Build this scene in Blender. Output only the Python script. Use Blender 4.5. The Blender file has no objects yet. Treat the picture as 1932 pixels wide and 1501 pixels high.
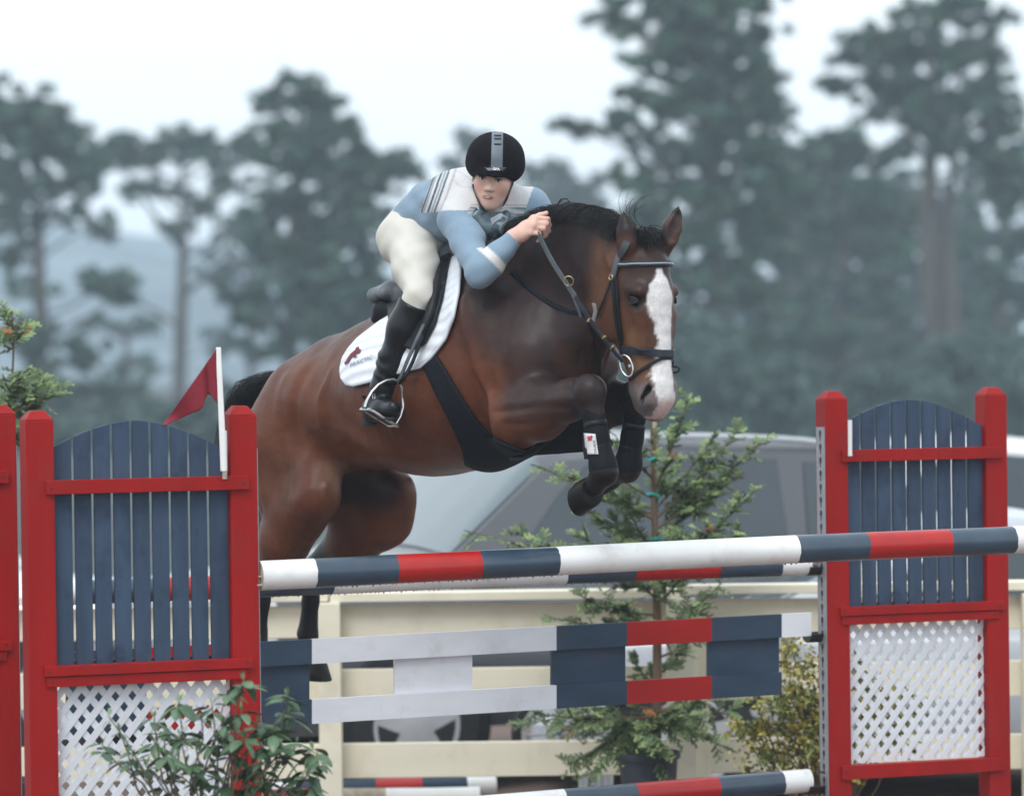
import bpy, bmesh, math, random
import numpy as np
from mathutils import Vector, Matrix, noise as mnoise
rnd = random.Random(7)
sc = bpy.context.scene
COL = sc.collection

# ------------------------------------------------------------------ camera
F = 7027.0                      # focal length in pixels of the 1932-wide photograph
CAMZ = 2.15
ROLL = 0.013
PITCH = -math.atan(100.5 / F)
_f = Vector((0, math.cos(PITCH), math.sin(PITCH)))
_r0 = Vector((1, 0, 0)); _u0 = _r0.cross(_f)
_r = _r0 * math.cos(ROLL) - _u0 * math.sin(ROLL)
_u = _u0 * math.cos(ROLL) + _r0 * math.sin(ROLL)
CAM = Vector((0, 0, CAMZ))
cam_data = bpy.data.cameras.new('camera')
cam = bpy.data.objects.new('camera', cam_data); COL.objects.link(cam)
cam.matrix_world = Matrix.Translation(CAM) @ Matrix((_r, _u, -_f)).transposed().to_4x4()
cam_data.sensor_width = 36.0
cam_data.lens = F / 1932 * 36
cam_data.clip_start = 0.5; cam_data.clip_end = 6000
cam_data.dof.use_dof = True
cam_data.dof.focus_distance = 13.7
cam_data.dof.aperture_fstop = 2.1
sc.camera = cam

# ------------------------------------------------------------------ world, sun, exposure
SUN_EL, SUN_AZ = math.radians(52), math.radians(200)
world = bpy.data.worlds.new('World'); sc.world = world
world.use_nodes = True
wn = world.node_tree; wn.nodes.clear()
_o = wn.nodes.new('ShaderNodeOutputWorld'); _b = wn.nodes.new('ShaderNodeBackground')
_s = wn.nodes.new('ShaderNodeTexSky'); _s.sky_type = 'NISHITA'; _s.sun_disc = False
_s.sun_elevation = SUN_EL; _s.sun_rotation = SUN_AZ
_s.air_density = 1.0; _s.dust_density = 3.0; _s.ozone_density = 1.0
_h = wn.nodes.new('ShaderNodeHueSaturation'); _h.inputs['Saturation'].default_value = 0.22
_m = wn.nodes.new('ShaderNodeMix'); _m.data_type = 'RGBA'
_m.inputs[0].default_value = 0.88
_m.inputs[7].default_value = (9.3, 10.2, 10.9, 1)       # overcast layer over the clear sky
wn.links.new(_s.outputs[0], _h.inputs['Color'])
wn.links.new(_h.outputs[0], _m.inputs[6])
wn.links.new(_m.outputs[2], _b.inputs['Color'])
_b.inputs['Strength'].default_value = 0.125
wn.links.new(_b.outputs[0], _o.inputs['Surface'])
sl = bpy.data.lights.new('sun', 'SUN'); sl.energy = 1.6; sl.angle = math.radians(25)
sl.color = (1.0, 0.97, 0.93)
sun = bpy.data.objects.new('sun', sl); COL.objects.link(sun)
_d = Vector((math.sin(SUN_AZ) * math.cos(SUN_EL), math.cos(SUN_AZ) * math.cos(SUN_EL), math.sin(SUN_EL)))
sun.rotation_euler = _d.to_track_quat('Z', 'Y').to_euler(); sun.location = (0, -5, 30)
sc.view_settings.view_transform = 'Standard'; sc.view_settings.look = 'None'
sc.view_settings.exposure = 0.12; sc.view_settings.gamma = 1.0
sc.cycles.use_denoising = True
sc.cycles.max_bounces = 6; sc.cycles.diffuse_bounces = 3; sc.cycles.glossy_bounces = 3
sc.cycles.transmission_bounces = 4; sc.cycles.volume_bounces = 1; sc.cycles.transparent_max_bounces = 8
sc.cycles.volume_step_rate = 1.0

# ------------------------------------------------------------------ modelling aids
def ray(px, py):
    return (_f * F + _r * (px - 966) - _u * (py - 750.5))
def P(px, py, Y):
    """point that stands Y metres in front of the camera on the line of sight through (px, py)"""
    d = ray(px, py); return CAM + d * (Y / d.y)
def PL(px, py, o, n):
    d = ray(px, py); return CAM + d * ((o - CAM).dot(n) / d.dot(n))
def sc_at(Y): return Y / F

def srgb(r, g, b):
    f = lambda c: (c / 255 / 12.92) if c / 255 <= .04045 else ((c / 255 + .055) / 1.055) ** 2.4
    return (f(r), f(g), f(b), 1)

def tag(o, label=None, cat=None, group=None, kind=None):
    if label: o['label'] = label
    if cat: o['category'] = cat
    if group: o['group'] = group
    if kind: o['kind'] = kind
    return o

def empty(name, loc, label=None, cat=None, group=None, rz=0.0):
    o = bpy.data.objects.new(name, None); COL.objects.link(o)
    o.location = loc; o.rotation_euler = (0, 0, rz); o.empty_display_size = .1
    return tag(o, label, cat, group)

class MB:
    """collects faces; build() links them as one mesh object"""
    def __init__(s): s.v = []; s.f = []; s.m = []; s.cm = 0
    def add(s, vs, fs):
        n = len(s.v); s.v.extend([tuple(v) for v in vs]); s.f.extend([tuple(i + n for i in f) for f in fs])
        s.m.extend([s.cm] * len(fs)); return s
    def box(s, lo, hi, M=None):
        x0, y0, z0 = lo; x1, y1, z1 = hi
        vs = [Vector(p) for p in ((x0,y0,z0),(x1,y0,z0),(x1,y1,z0),(x0,y1,z0),(x0,y0,z1),(x1,y0,z1),(x1,y1,z1),(x0,y1,z1))]
        if M is not None: vs = [M @ v for v in vs]
        return s.add(vs, [(0,3,2,1),(4,5,6,7),(0,1,5,4),(1,2,6,5),(2,3,7,6),(3,0,4,7)])
    def tube(s, pts, rad, n=8, caps=True, flat=None, up=None):
        """round (or flattened) tube along points; flat=(a,b) scales the two cross axes"""
        pts = [Vector(p) for p in pts]; k = len(pts)
        rad = rad if hasattr(rad, '__len__') else [rad] * k
        vs = []; prev = None
        for i, p in enumerate(pts):
            t = (pts[min(i+1, k-1)] - pts[max(i-1, 0)]).normalized()
            if up is not None: a = Vector(up[i] if hasattr(up[0], '__len__') else up)
            elif prev is None: a = Vector((0,0,1)) if abs(t.z) < .9 else Vector((1,0,0))
            else: a = prev
            a = (a - t * a.dot(t)).normalized(); prev = a; b = t.cross(a)
            fa, fb = flat or (1, 1)
            for j in range(n):
                w = 2 * math.pi * j / n
                vs.append(p + a * (math.cos(w) * rad[i] * fa) + b * (math.sin(w) * rad[i] * fb))
        fs = [(i*n+j, i*n+(j+1)%n, (i+1)*n+(j+1)%n, (i+1)*n+j) for i in range(k-1) for j in range(n)]
        if caps:
            fs.append(tuple(range(n-1, -1, -1))); fs.append(tuple((k-1)*n + j for j in range(n)))
        return s.add(vs, fs)
    def strap(s, pts, nrm, w, t=.003):
        """flat band with its wide side square to nrm (one or one per point)"""
        pts = [Vector(p) for p in pts]; k = len(pts); vs = []
        for i, p in enumerate(pts):
            d = (pts[min(i+1, k-1)] - pts[max(i-1, 0)]).normalized()
            n = Vector(nrm[i]) if isinstance(nrm, list) else Vector(nrm)
            n = (n - d * n.dot(d)).normalized(); b = d.cross(n)
            ww = w[i] if hasattr(w, '__len__') else w
            vs += [p - b*ww/2, p + b*ww/2, p + b*ww/2*.86 + n*t, p - b*ww/2*.86 + n*t]
        fs = [(i*4+j, i*4+(j+1)%4, (i+1)*4+(j+1)%4, (i+1)*4+j) for i in range(k-1) for j in range(4)]
        fs += [(3,2,1,0), tuple((k-1)*4+j for j in range(4))]
        return s.add(vs, fs)
    def lathe(s, prof, o, ax=(0,0,1), n=24, cap=True):
        ax = Vector(ax).normalized(); a = ax.orthogonal().normalized(); b = ax.cross(a); o = Vector(o)
        vs = [o + ax*z + (a*math.cos(2*math.pi*j/n) + b*math.sin(2*math.pi*j/n))*r for r, z in prof for j in range(n)]
        k = len(prof)
        fs = [(i*n+j, i*n+(j+1)%n, (i+1)*n+(j+1)%n, (i+1)*n+j) for i in range(k-1) for j in range(n)]
        if cap: fs += [tuple(range(n-1,-1,-1)), tuple((k-1)*n+j for j in range(n))]
        return s.add(vs, fs)
    def prism(s, poly, d):
        """polygon (3-D points) pushed along d"""
        d = Vector(d); n = len(poly); poly = [Vector(p) for p in poly]
        vs = poly + [p + d for p in poly]
        return s.add(vs, [tuple(range(n-1,-1,-1)), tuple(range(n, 2*n))] + [(i, (i+1)%n, n+(i+1)%n, n+i) for i in range(n)])
    def sphere(s, c, r, n=8, m=5):
        c = Vector(c); r = r if hasattr(r, '__len__') else (r,r,r); vs = []
        for i in range(m+1):
            t = math.pi*i/m
            for j in range(n):
                w = 2*math.pi*j/n
                vs.append(c + Vector((r[0]*math.sin(t)*math.cos(w), r[1]*math.sin(t)*math.sin(w), r[2]*math.cos(t))))
        return s.add(vs, [(i*n+j, i*n+(j+1)%n, (i+1)*n+(j+1)%n, (i+1)*n+j) for i in range(m) for j in range(n)])
    def build(s, name, mats, parent=None, smooth=None, bevel=0, loc=None):
        me = bpy.data.meshes.new(name)
        off = loc if loc is not None else (parent.matrix_basis.to_translation() if parent is not None and abs(parent.rotation_euler.z) < 1e-9 and not s.__dict__.get('local') else Vector((0,0,0)))
        q = parent
        if parent is not None and not s.__dict__.get('local'):
            off = Vector((0,0,0)); q = parent
            while q is not None: off = off + Vector(q.location); q = q.parent
        me.from_pydata([tuple(Vector(v) - Vector(off)) for v in s.v], [], s.f)
        mats = mats if isinstance(mats, (list, tuple)) else [mats]
        for m in mats: me.materials.append(m)
        if len(mats) > 1: me.polygons.foreach_set('material_index', s.m)
        o = bpy.data.objects.new(name, me); COL.objects.link(o)
        if parent is not None: o.parent = parent
        elif loc is not None: o.location = loc
        bm = bmesh.new(); bm.from_mesh(me); bmesh.ops.recalc_face_normals(bm, faces=bm.faces); bm.to_mesh(me); bm.free()
        if smooth is not None:
            me.polygons.foreach_set('use_smooth', [True]*len(me.polygons))
            if smooth < 179: me.set_sharp_from_angle(angle=math.radians(smooth))
        if bevel:
            b = o.modifiers.new('bevel', 'BEVEL'); b.width = bevel; b.segments = 2; b.limit_method = 'ANGLE'; b.angle_limit = math.radians(40)
        me.update(); return o
    def buildl(s, name, mats, parent, **k):
        s.local = True; return s.build(name, mats, parent, **k)

def copy_tree(o, parent=None):
    c = o.copy(); COL.objects.link(c); c.parent = parent
    for ch in [x for x in bpy.data.objects if x.parent == o]: copy_tree(ch, c)
    return c

# ------------------------------------------------------------------ materials
def mat(name, col, rough=.6, var=.12, scale=6.0, bump=0.0, bscale=40.0, metal=0.0, coat=0.0, stretch=None, spec=.5, dirt=None, dirt_amt=.0, dscale=3.0, sheen=0.0, attr=None, detail=6, chips=None, chip_amt=.8, cscale=22.0, chip_th=.67, fine=0.0):
    m = bpy.data.materials.new(name); m.use_nodes = True; nt = m.node_tree; N = nt.nodes; L = nt.links
    b = N['Principled BSDF']; b.inputs['Roughness'].default_value = rough; b.inputs['Metallic'].default_value = metal
    b.inputs['Coat Weight'].default_value = coat; b.inputs['Coat Roughness'].default_value = .15
    b.inputs['Specular IOR Level'].default_value = spec
    if sheen: b.inputs['Sheen Weight'].default_value = sheen; b.inputs['Sheen Roughness'].default_value = .4
    tc = N.new('ShaderNodeTexCoord'); mp = N.new('ShaderNodeMapping'); L.new(tc.outputs['Object'], mp.inputs[0])
    if stretch: mp.inputs['Scale'].default_value = stretch
    n1 = N.new('ShaderNodeTexNoise'); n1.inputs['Scale'].default_value = scale; n1.inputs['Detail'].default_value = detail
    L.new(mp.outputs[0], n1.inputs['Vector'])
    if attr:
        a = N.new('ShaderNodeAttribute'); a.attribute_name = attr; base = a.outputs['Color']
    else:
        c = N.new('ShaderNodeRGB'); c.outputs[0].default_value = col if len(col) == 4 else (*col, 1); base = c.outputs[0]
    mr = N.new('ShaderNodeMapRange'); mr.inputs[1].default_value = .25; mr.inputs[2].default_value = .75
    mr.inputs[3].default_value = 1 - var; mr.inputs[4].default_value = 1 + var
    L.new(n1.outputs[0], mr.inputs[0])
    vm = N.new('ShaderNodeVectorMath'); vm.operation = 'SCALE'
    L.new(base, vm.inputs[0]); L.new(mr.outputs[0], vm.inputs['Scale'])
    out = vm.outputs[0]
    if dirt:
        n2 = N.new('ShaderNodeTexNoise'); n2.inputs['Scale'].default_value = dscale; n2.inputs['Detail'].default_value = 9
        n2.inputs['Roughness'].default_value = .65; L.new(tc.outputs['Object'], n2.inputs['Vector'])
        r2 = N.new('ShaderNodeMapRange'); r2.inputs[1].default_value = .52; r2.inputs[2].default_value = .72
        r2.inputs[3].default_value = 0; r2.inputs[4].default_value = dirt_amt; L.new(n2.outputs[0], r2.inputs[0])
        mx = N.new('ShaderNodeMix'); mx.data_type = 'RGBA'; mx.inputs[7].default_value = (*dirt[:3], 1)
        L.new(r2.outputs[0], mx.inputs[0]); L.new(out, mx.inputs[6]); out = mx.outputs[2]
    if chips:
        n4 = N.new('ShaderNodeTexNoise'); n4.inputs['Scale'].default_value = cscale; n4.inputs['Detail'].default_value = 10
        n4.inputs['Roughness'].default_value = .7; L.new(mp.outputs[0], n4.inputs['Vector'])
        r4 = N.new('ShaderNodeMapRange'); r4.inputs[1].default_value = chip_th; r4.inputs[2].default_value = chip_th+.02
        r4.inputs[3].default_value = 0; r4.inputs[4].default_value = chip_amt; L.new(n4.outputs[0], r4.inputs[0])
        mx4 = N.new('ShaderNodeMix'); mx4.data_type = 'RGBA'; mx4.inputs[7].default_value = (*chips[:3], 1)
        L.new(r4.outputs[0], mx4.inputs[0]); L.new(out, mx4.inputs[6]); out = mx4.outputs[2]
    if fine:
        n5 = N.new('ShaderNodeTexNoise'); n5.inputs['Scale'].default_value = 220; n5.inputs['Detail'].default_value = 3; L.new(tc.outputs['Object'], n5.inputs['Vector'])
        r5 = N.new('ShaderNodeMapRange'); r5.inputs[1].default_value = .3; r5.inputs[2].default_value = .7; r5.inputs[3].default_value = 1-fine; r5.inputs[4].default_value = 1+fine
        L.new(n5.outputs[0], r5.inputs[0]); v5 = N.new('ShaderNodeVectorMath'); v5.operation = 'SCALE'; L.new(out, v5.inputs[0]); L.new(r5.outputs[0], v5.inputs['Scale']); out = v5.outputs[0]
    L.new(out, b.inputs['Base Color'])
    if bump:
        n3 = N.new('ShaderNodeTexNoise'); n3.inputs['Scale'].default_value = bscale; n3.inputs['Detail'].default_value = 5
        L.new(mp.outputs[0], n3.inputs['Vector'])
        bp = N.new('ShaderNodeBump'); bp.inputs['Strength'].default_value = 1.0; bp.inputs['Distance'].default_value = bump
        L.new(n3.outputs[0], bp.inputs['Height']); L.new(bp.outputs[0], b.inputs['Normal'])
    return m

GR = (1, 1, .12)
M = dict(
 red=mat('red_paint', (.30, .004, .003), .55, .16, 9, .0015, 60, stretch=GR, dirt=(.20, .035, .03), dirt_amt=.3, dscale=5, spec=.25, chips=(.5,.25,.22), chip_amt=.5, cscale=9, chip_th=.73),
 blue=mat('navy_paint', (.040, .066, .112), .6, .3, 14, .002, 70, stretch=GR, dirt=(.012, .02, .045), dirt_amt=.6, dscale=8, spec=.25, chips=(.14,.20,.30), chip_amt=.6, cscale=30, chip_th=.69),
 white=mat('white_lattice', (.66, .69, .74), .45, .05, 9, dirt=(.5, .5, .5), dirt_amt=.3),
 pwhite=mat('pole_white', (.80, .81, .81), .34, .05, 9, .0003, 40, coat=.2, dirt=(.34, .30, .26), dirt_amt=.35, dscale=7, chips=(.30,.27,.23), chip_amt=.7, cscale=14, chip_th=.715),
 pblue=mat('pole_navy', (.030, .056, .090), .3, .16, 12, .0004, 50, coat=.4, dirt=(.09, .1, .12), dirt_amt=.35, dscale=9, chips=(.32,.33,.34), chip_amt=.6, cscale=18, chip_th=.725),
 pred=mat('pole_red', (.42, .012, .010), .3, .12, 12, .0004, 50, coat=.3, dirt=(.2, .02, .02), dirt_amt=.35, dscale=9, spec=.35),
 plankw=mat('plank_white', (.68, .70, .75), .5, .07, 9, .0005, 50, stretch=(.2,1,1), dirt=(.3, .28, .26), dirt_amt=.25, dscale=9, chips=(.22,.18,.15), chip_amt=.8, cscale=16, chip_th=.715),
 plankb=mat('plank_navy', (.031, .054, .090), .55, .2, 12, .0006, 60, stretch=(.2,1,1), dirt=(.12, .06, .05), dirt_amt=.25, dscale=9, spec=.25, chips=(.30,.33,.38), chip_amt=.7, cscale=20, chip_th=.72),
 plankr=mat('plank_red', (.36, .010, .008), .5, .14, 9, .0005, 50, stretch=(.2,1,1), dirt=(.15, .02, .02), dirt_amt=.3, dscale=9, spec=.25),
 cream=mat('cream_paint', (.80, .755, .61), .6, .06, 5, .0008, 30, stretch=(.15,1,1), dirt=(.36, .31, .20), dirt_amt=.3, dscale=4, spec=.3, chips=(.16,.11,.07), chip_amt=.8, cscale=10, chip_th=.72),
 steel=mat('galvanised_steel', (.34, .35, .39), .45, .12, 20, metal=.3),
 iron=mat('dark_iron', (.035, .028, .026), .5, .3, 30, .0005, 90, metal=.3),
 bare=mat('broken_wood', (.42, .36, .28), .8, .35, 30, .002, 80),
 bark=mat('brown_bark', (.14, .10, .065), .9, .4, 14, .004, 40, stretch=(1,1,.2)),
 pot=mat('grey_plastic_pot', (.035, .041, .056), .5, .15, 8),
 teal=mat('teal_tie', (.02, .42, .40), .5, .1),
 stake=mat('timber_stake', (.48, .38, .28), .8, .2, 12, stretch=(1,1,.1)),
 soil=mat('sandy_ground', (.17, .12, .10), .95, .3, 2.5, .02, 30, dirt=(.09, .065, .055), dirt_amt=.6, dscale=1.3),
)
# ------------------------------------------------------------------ ground, hill, haze
R = 900

# one sheet out to the horizon
g = MB(); _rows = [(-60,0),(17.15,0),(17.6,-.15),(40,-.15),(640,-.15)]; g.add([(x, y, z) for y, z in _rows for x in (-R, R)], [(i*2, i*2+1, i*2+3, i*2+2) for i in range(4)])
ground = g.build('ground', M['soil']); tag(ground, kind='structure')

grassm = mat('far_grass', (.06, .078, .075), .95, .35, .6, .03, 20)
gf = MB(); gf.box((-200, 30, -.4), (200, 600, -.146)); tag(gf.build('grass_field', grassm), kind='structure')

def hill(name, Y, prof, col, depth):
    xs = np.linspace(prof[0][0], prof[-1][0], 140)
    ys = np.interp(xs, [p[0] for p in prof], [p[1] for p in prof])
    vs = []; fs = []; m = 14
    for i, (x, y) in enumerate(zip(xs, ys)):
        top = P(x, y + 10 * mnoise.noise(Vector((x * .012, 3, 1))) + 5 * mnoise.noise(Vector((x * .05, 1, 1))), Y)
        for j in range(m):
            t = j / (m - 1)
            sx = top.x * (1 - .1 * math.sin(t * 1.5))
            z = -1 + (top.z + 1) * math.sin(t * math.pi / 2)
            z += 1.5 * mnoise.noise(Vector((top.x * .03, t * 4, 2))) * math.sin(t * math.pi) 
            vs.append((top.x, Y - depth * (1 - t), z))
    for i in range(len(xs) - 1):
        for j in range(m - 1): a = i*m+j; fs.append((a, a+m, a+m+1, a+1))
    # back slope gives the hill its body
    b0 = len(vs)
    for i in range(len(xs)):
        v = vs[i*m+m-1]; vs.append((v[0], v[1] + depth * .6, -1))
    for i in range(len(xs)-1): fs.append((i*m+m-1, (i+1)*m+m-1, b0+i+1, b0+i))
    o = MB().add(vs, fs).build(name, col, smooth=180); tag(o, kind='structure'); return o
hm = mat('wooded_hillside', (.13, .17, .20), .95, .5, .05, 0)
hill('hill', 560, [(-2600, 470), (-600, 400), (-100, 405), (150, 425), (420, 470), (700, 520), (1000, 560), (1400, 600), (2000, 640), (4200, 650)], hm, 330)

# ------------------------------------------------------------------ background pines
NEED = bpy.data.materials.new('pine_needles'); NEED.use_nodes = True
_nt = NEED.node_tree; _b = _nt.nodes['Principled BSDF']; _b.inputs['Roughness'].default_value = .7
_a = _nt.nodes.new('ShaderNodeAttribute'); _a.attribute_name = 'leaf'
_nt.links.new(_a.outputs['Color'], _b.inputs['Base Color'])
_b.inputs['Specular IOR Level'].default_value = .2
TBARK = mat('pine_bark', (.075, .068, .062), .9, .35, 3, .02, 12, stretch=(1,1,.25))

def quads_obj(name, C, A, B, cols, parent, material, poly='quad'):
    """many small leaf faces: centres C, half axes A and B (n,3 arrays)"""
    n = len(C)
    if poly == 'leaf':
        V = np.stack([C - A, C - A*.3 + B, C + A*.45 + B*.8, C + A, C + A*.45 - B*.8, C - A*.3 - B], 1); k = 6
    else:
        V = np.stack([C - A - B*.6, C + A*.9 - B, C + A + B*.7, C - A*.8 + B], 1); k = 4
    me = bpy.data.meshes.new(name)
    me.vertices.add(n*k); me.vertices.foreach_set('co', (V.reshape(-1, 3) - np.array(parent.location if parent else (0,0,0))).astype(np.float32).ravel())
    me.loops.add(n*k); me.loops.foreach_set('vertex_index', np.arange(n*k, dtype=np.int32))
    me.polygons.add(n); me.polygons.foreach_set('loop_start', np.arange(0, n*k, k, dtype=np.int32))
    try: me.polygons.foreach_set('loop_total', np.full(n, k, dtype=np.int32))
    except Exception: pass
    at = me.attributes.new('leaf', 'FLOAT_COLOR', 'POINT')
    at.data.foreach_set('color', np.repeat(np.concatenate([cols, np.ones((n,1))], 1), k, 0).astype(np.float32).ravel())
    me.materials.append(material); me.update(calc_edges=True); me.validate()
    o = bpy.data.objects.new(name, me); COL.objects.link(o)
    if parent: o.parent = parent
    return o

def pine(label, Y, trunk, blobs, base=(.056, .105, .080), dens=1.0, limbs=()):
    """trunk: list of (px, py, radius px); blobs: (px, py, rx, ry[, density]) of foliage"""
    Y *= 1.12; s = sc_at(Y); x0, y0, r0 = trunk[-1]
    foot = P(x0, y0, Y); foot.z = 0
    root = empty('pine_tree', foot, label, 'tree', 'pine trees behind the show ring')
    mb = MB(); pts = [P(x, y, Y) for x, y, r in trunk]; rr = [r*s for x, y, r in trunk]
    pts.append(Vector((foot.x, foot.y, -.1))); rr.append(r0*s*1.2)
    mb.tube(pts, rr, 9); g_ = random.Random(int(x0)*7 + int(Y))
    for l in limbs:
        mb.tube([P(x, y, Y + g_.uniform(-.6, .6)) for x, y, r in l], [r*s for x, y, r in l], 6)
    tp = [(x, y) for x, y, r in trunk]
    for b in blobs:   # a limb reaches from the trunk into each foliage mass
        bx, by = b[0], b[1]
        ty = min(max(by + abs(bx - x0)*.45 + 10, tp[0][1]), tp[-1][1])
        tx = np.interp(ty, [p[1] for p in tp], [p[0] for p in tp])
        dz = g_.uniform(-1.5, 1.5)
        a = P(tx, ty, Y); c = P(bx, by, Y + dz*1.6); mid = (a + c)/2 + Vector((0, 0, g_.uniform(-.2, .4)))
        mb.tube([a, mid, c], [3.5*s, 2.6*s, 1.2*s], 5)
    mb.build('trunk', TBARK, root, smooth=60)
    Cs = []; Cc = []
    R_ = np.random.RandomState(int(x0)*3 + int(Y))
    for b in blobs:
        bx, by, rx, ry = b[:4]; d = b[4] if len(b) > 4 else 1.0
        nsub = max(8, int(rx*ry/62*d*dens)) 
        c0 = np.array(P(bx, by, Y)); 
        for k in range(nsub):   # clumps inside the mass
            q = R_.normal(0, .5, 3); nq = np.linalg.norm(q)
            if nq > 1.15: q = q/nq*R_.uniform(.5, 1.15)
            if k % 4 == 0: q = q/max(nq, .1)*R_.uniform(.9, 1.55)
            cc = c0 + np.array([q[0]*rx*s, q[1]*rx*s*.9, q[2]*ry*s])
            m = 44; cr = R_.uniform(8, 18)*s
            p = R_.normal(0, 1, (m, 3)); p /= np.linalg.norm(p, axis=1)[:, None]; p *= (R_.uniform(.2, 1, m)**.6)[:, None]
            Cs.append(cc + p*np.array([cr*1.2, cr*1.2, cr*.8]))
            tone = R_.uniform(.5, 1.6)
            col = np.array(base)*tone*np.array([R_.uniform(.85, 1.25), 1, R_.uniform(.8, 1.1)])
            Cc.append(np.clip(col[None]*R_.uniform(.7, 1.3, (m, 1)), .004, .3))
    C = np.concatenate(Cs); cols = np.concatenate(Cc); n = len(C)
    A = R_.normal(0, 1, (n, 3)); A /= np.linalg.norm(A, axis=1)[:, None]
    B = np.cross(A, R_.normal(0, 1, (n, 3))); B /= np.linalg.norm(B, axis=1)[:, None]
    ln = R_.uniform(4.5, 9, (n, 1))*s
    quads_obj('crown', C, A*ln, B*ln*.45, cols, root, NEED)
    return root

pine('tall pine at the left edge with a domed crown', 104,
     [(62, 250, 6), (66, 350, 9), (72, 470, 12), (78, 620, 14), (70, 760, 16), (66, 860, 18)],
     [(20,215,50,45),(80,215,45,38),(40,265,70,40),(125,270,45,45),(10,330,50,50),(95,345,50,30,.8),(160,330,45,40),(30,410,50,36,.8),(110,410,45,22,.6),(185,425,45,20,.6),(20,480,40,26,.6),(40,545,50,22,.5),(200,530,52,28,.9),(225,560,30,20,.7),(60,640,60,40,.7),(150,670,50,40,.6),(90,740,70,50,.6),(220,740,50,40,.5)])
pine('slender forked pine with a broad flat crown, right of the left edge pine', 122,
     [(345, 300, 4), (345, 380, 7), (345, 480, 10), (342, 600, 12), (338, 740, 13), (335, 870, 14)],
     [(225,285,55,34),(180,300,40,24,.8),(290,290,50,30),(350,265,60,28),(410,290,50,32),(465,275,40,26),(300,350,45,18,.55),(440,345,50,20,.6),(390,390,40,14,.4),(250,360,36,14,.5),(330,430,36,12,.4),(470,420,40,26,.6)],
     limbs=[[(345,470,8),(310,430,6),(280,390,4),(250,340,3)],[(345,440,7),(385,390,5),(420,330,3)],[(343,560,7),(390,520,5),(450,470,3)],[(342,620,6),(300,590,4),(240,560,3)]])
pine('tall domed pine standing directly behind the rider\'s back', 96,
     [(566, 200, 5), (560, 300, 8), (552, 440, 12), (548, 600, 14), (546, 760, 15), (545, 880, 16)],
     [(560,180,46,34),(505,186,26,14),(610,205,40,34),(530,240,40,28,.9),(640,245,50,36),(580,290,70,44),(680,300,50,36),(500,300,34,24,.8),(620,350,70,44),(735,310,40,28,.9),(700,370,52,34,.8),(530,380,56,36,.9),(630,430,80,44),(770,320,30,24,.7),(560,460,60,40,.9),(480,470,36,30,.6),(690,450,60,40,.9),(620,520,86,46),(540,550,70,36,.8),(700,540,50,46,.8),(600,600,90,38,.7),(480,600,50,26,.5),(520,650,60,30,.5),(680,620,50,36,.6),(440,560,30,20,.5)])
pine('small distant pine showing its tufted top just left of the black helmet', 190,
     [(872, 260, 3), (870, 420, 4), (868, 640, 6)],
     [(888,256,26,14),(850,305,24,10,.8),(905,300,26,20),(880,350,40,26),(840,400,50,36),(900,430,60,36),(800,470,60,40),(860,540,90,50)], base=(.05,.066,.045))
pine('distant round topped pine between the rider and the big leafy pine', 180,
     [(1050, 330, 3), (1052, 480, 5), (1050, 660, 7)],
     [(1000,335,36,24),(1050,325,30,20),(1075,355,40,26),(1020,390,60,34),(1110,350,26,22),(1100,400,50,36),(1040,460,80,46),(980,480,60,46),(1120,480,60,50),(1060,560,110,60)], base=(.05,.066,.045))
pine('biggest dark pine rising out of the top of the picture beside the horse\'s ears', 92,
     [(1330, -60, 8), (1335, 80, 12), (1340, 260, 16), (1345, 440, 18), (1350, 620, 20), (1352, 780, 21), (1352, 900, 22)],
     [(1200,-20,60,36),(1140,35,30,18,.9),(1185,60,34,18,.8),(1270,10,70,44),(1370,0,80,50),(1290,70,70,44),(1400,75,60,52),(1215,115,46,26),(1320,150,80,50),(1420,150,50,56),(1190,180,36,22,.9),(1250,195,50,32,.9),(1360,235,80,50),(1450,220,44,46),(1175,230,40,20,.8),(1100,240,40,15),(1065,235,20,10,.8),(1210,260,46,24,.8),(1290,290,60,36),(1400,310,80,50),(1475,300,30,36,.9),(1230,330,52,32,.8),(1160,330,26,18,.5),(1330,370,76,44),(1430,400,60,46,.9),(1230,400,50,36,.8),(1300,450,70,40),(1180,450,40,40,.7),(1390,480,60,36,.8),(1340,540,80,40,.8),(1250,520,50,30,.6),(1430,560,50,36,.7),(1300,610,60,34,.6),(1400,640,70,40,.7)])
pine('pine filling the gap between the two tallest pines at right', 112,
     [(1580, 260, 6), (1585, 400, 9), (1590, 560, 12), (1590, 720, 13), (1590, 880, 14)],
     [(1525,290,46,26),(1590,270,50,30),(1640,300,50,32),(1540,350,60,34),(1620,370,66,40),(1680,400,50,38),(1500,400,40,34,.9),(1560,440,60,36,.9),(1660,470,60,40,.9),(1490,480,44,30,.7),(1600,520,60,30,.7),(1520,580,60,30,.7),(1650,570,60,38,.9),(1570,630,70,36,.8),(1480,650,56,34,.7),(1680,660,50,40,.7),(1610,710,60,32,.5)])
pine('pale trunked double stemmed pine with high spreading crown behind the right standard', 100,
     [(1770, 220, 10), (1755, 300, 15), (1750, 420, 19), (1758, 560, 22), (1775, 700, 25), (1790, 880, 28)],
     [(1640,75,50,28),(1600,110,34,20,.8),(1560,155,26,8,.8),(1590,168,20,7,.7),(1700,90,60,36),(1680,150,60,36),(1740,30,56,38),(1810,10,56,36),(1870,40,34,36,.9),(1760,110,66,44),(1840,110,50,34),(1660,210,44,22,.8),(1730,190,60,38),(1820,190,66,44),(1890,140,34,26,.9),(1890,220,44,50),(1780,260,60,34),(1860,300,60,40),(1700,270,36,22,.6),(1920,330,40,50)],
     limbs=[[(1800,880,22),(1805,700,18),(1795,560,15),(1785,430,12),(1800,300,8),(1830,200,5)]])
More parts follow.
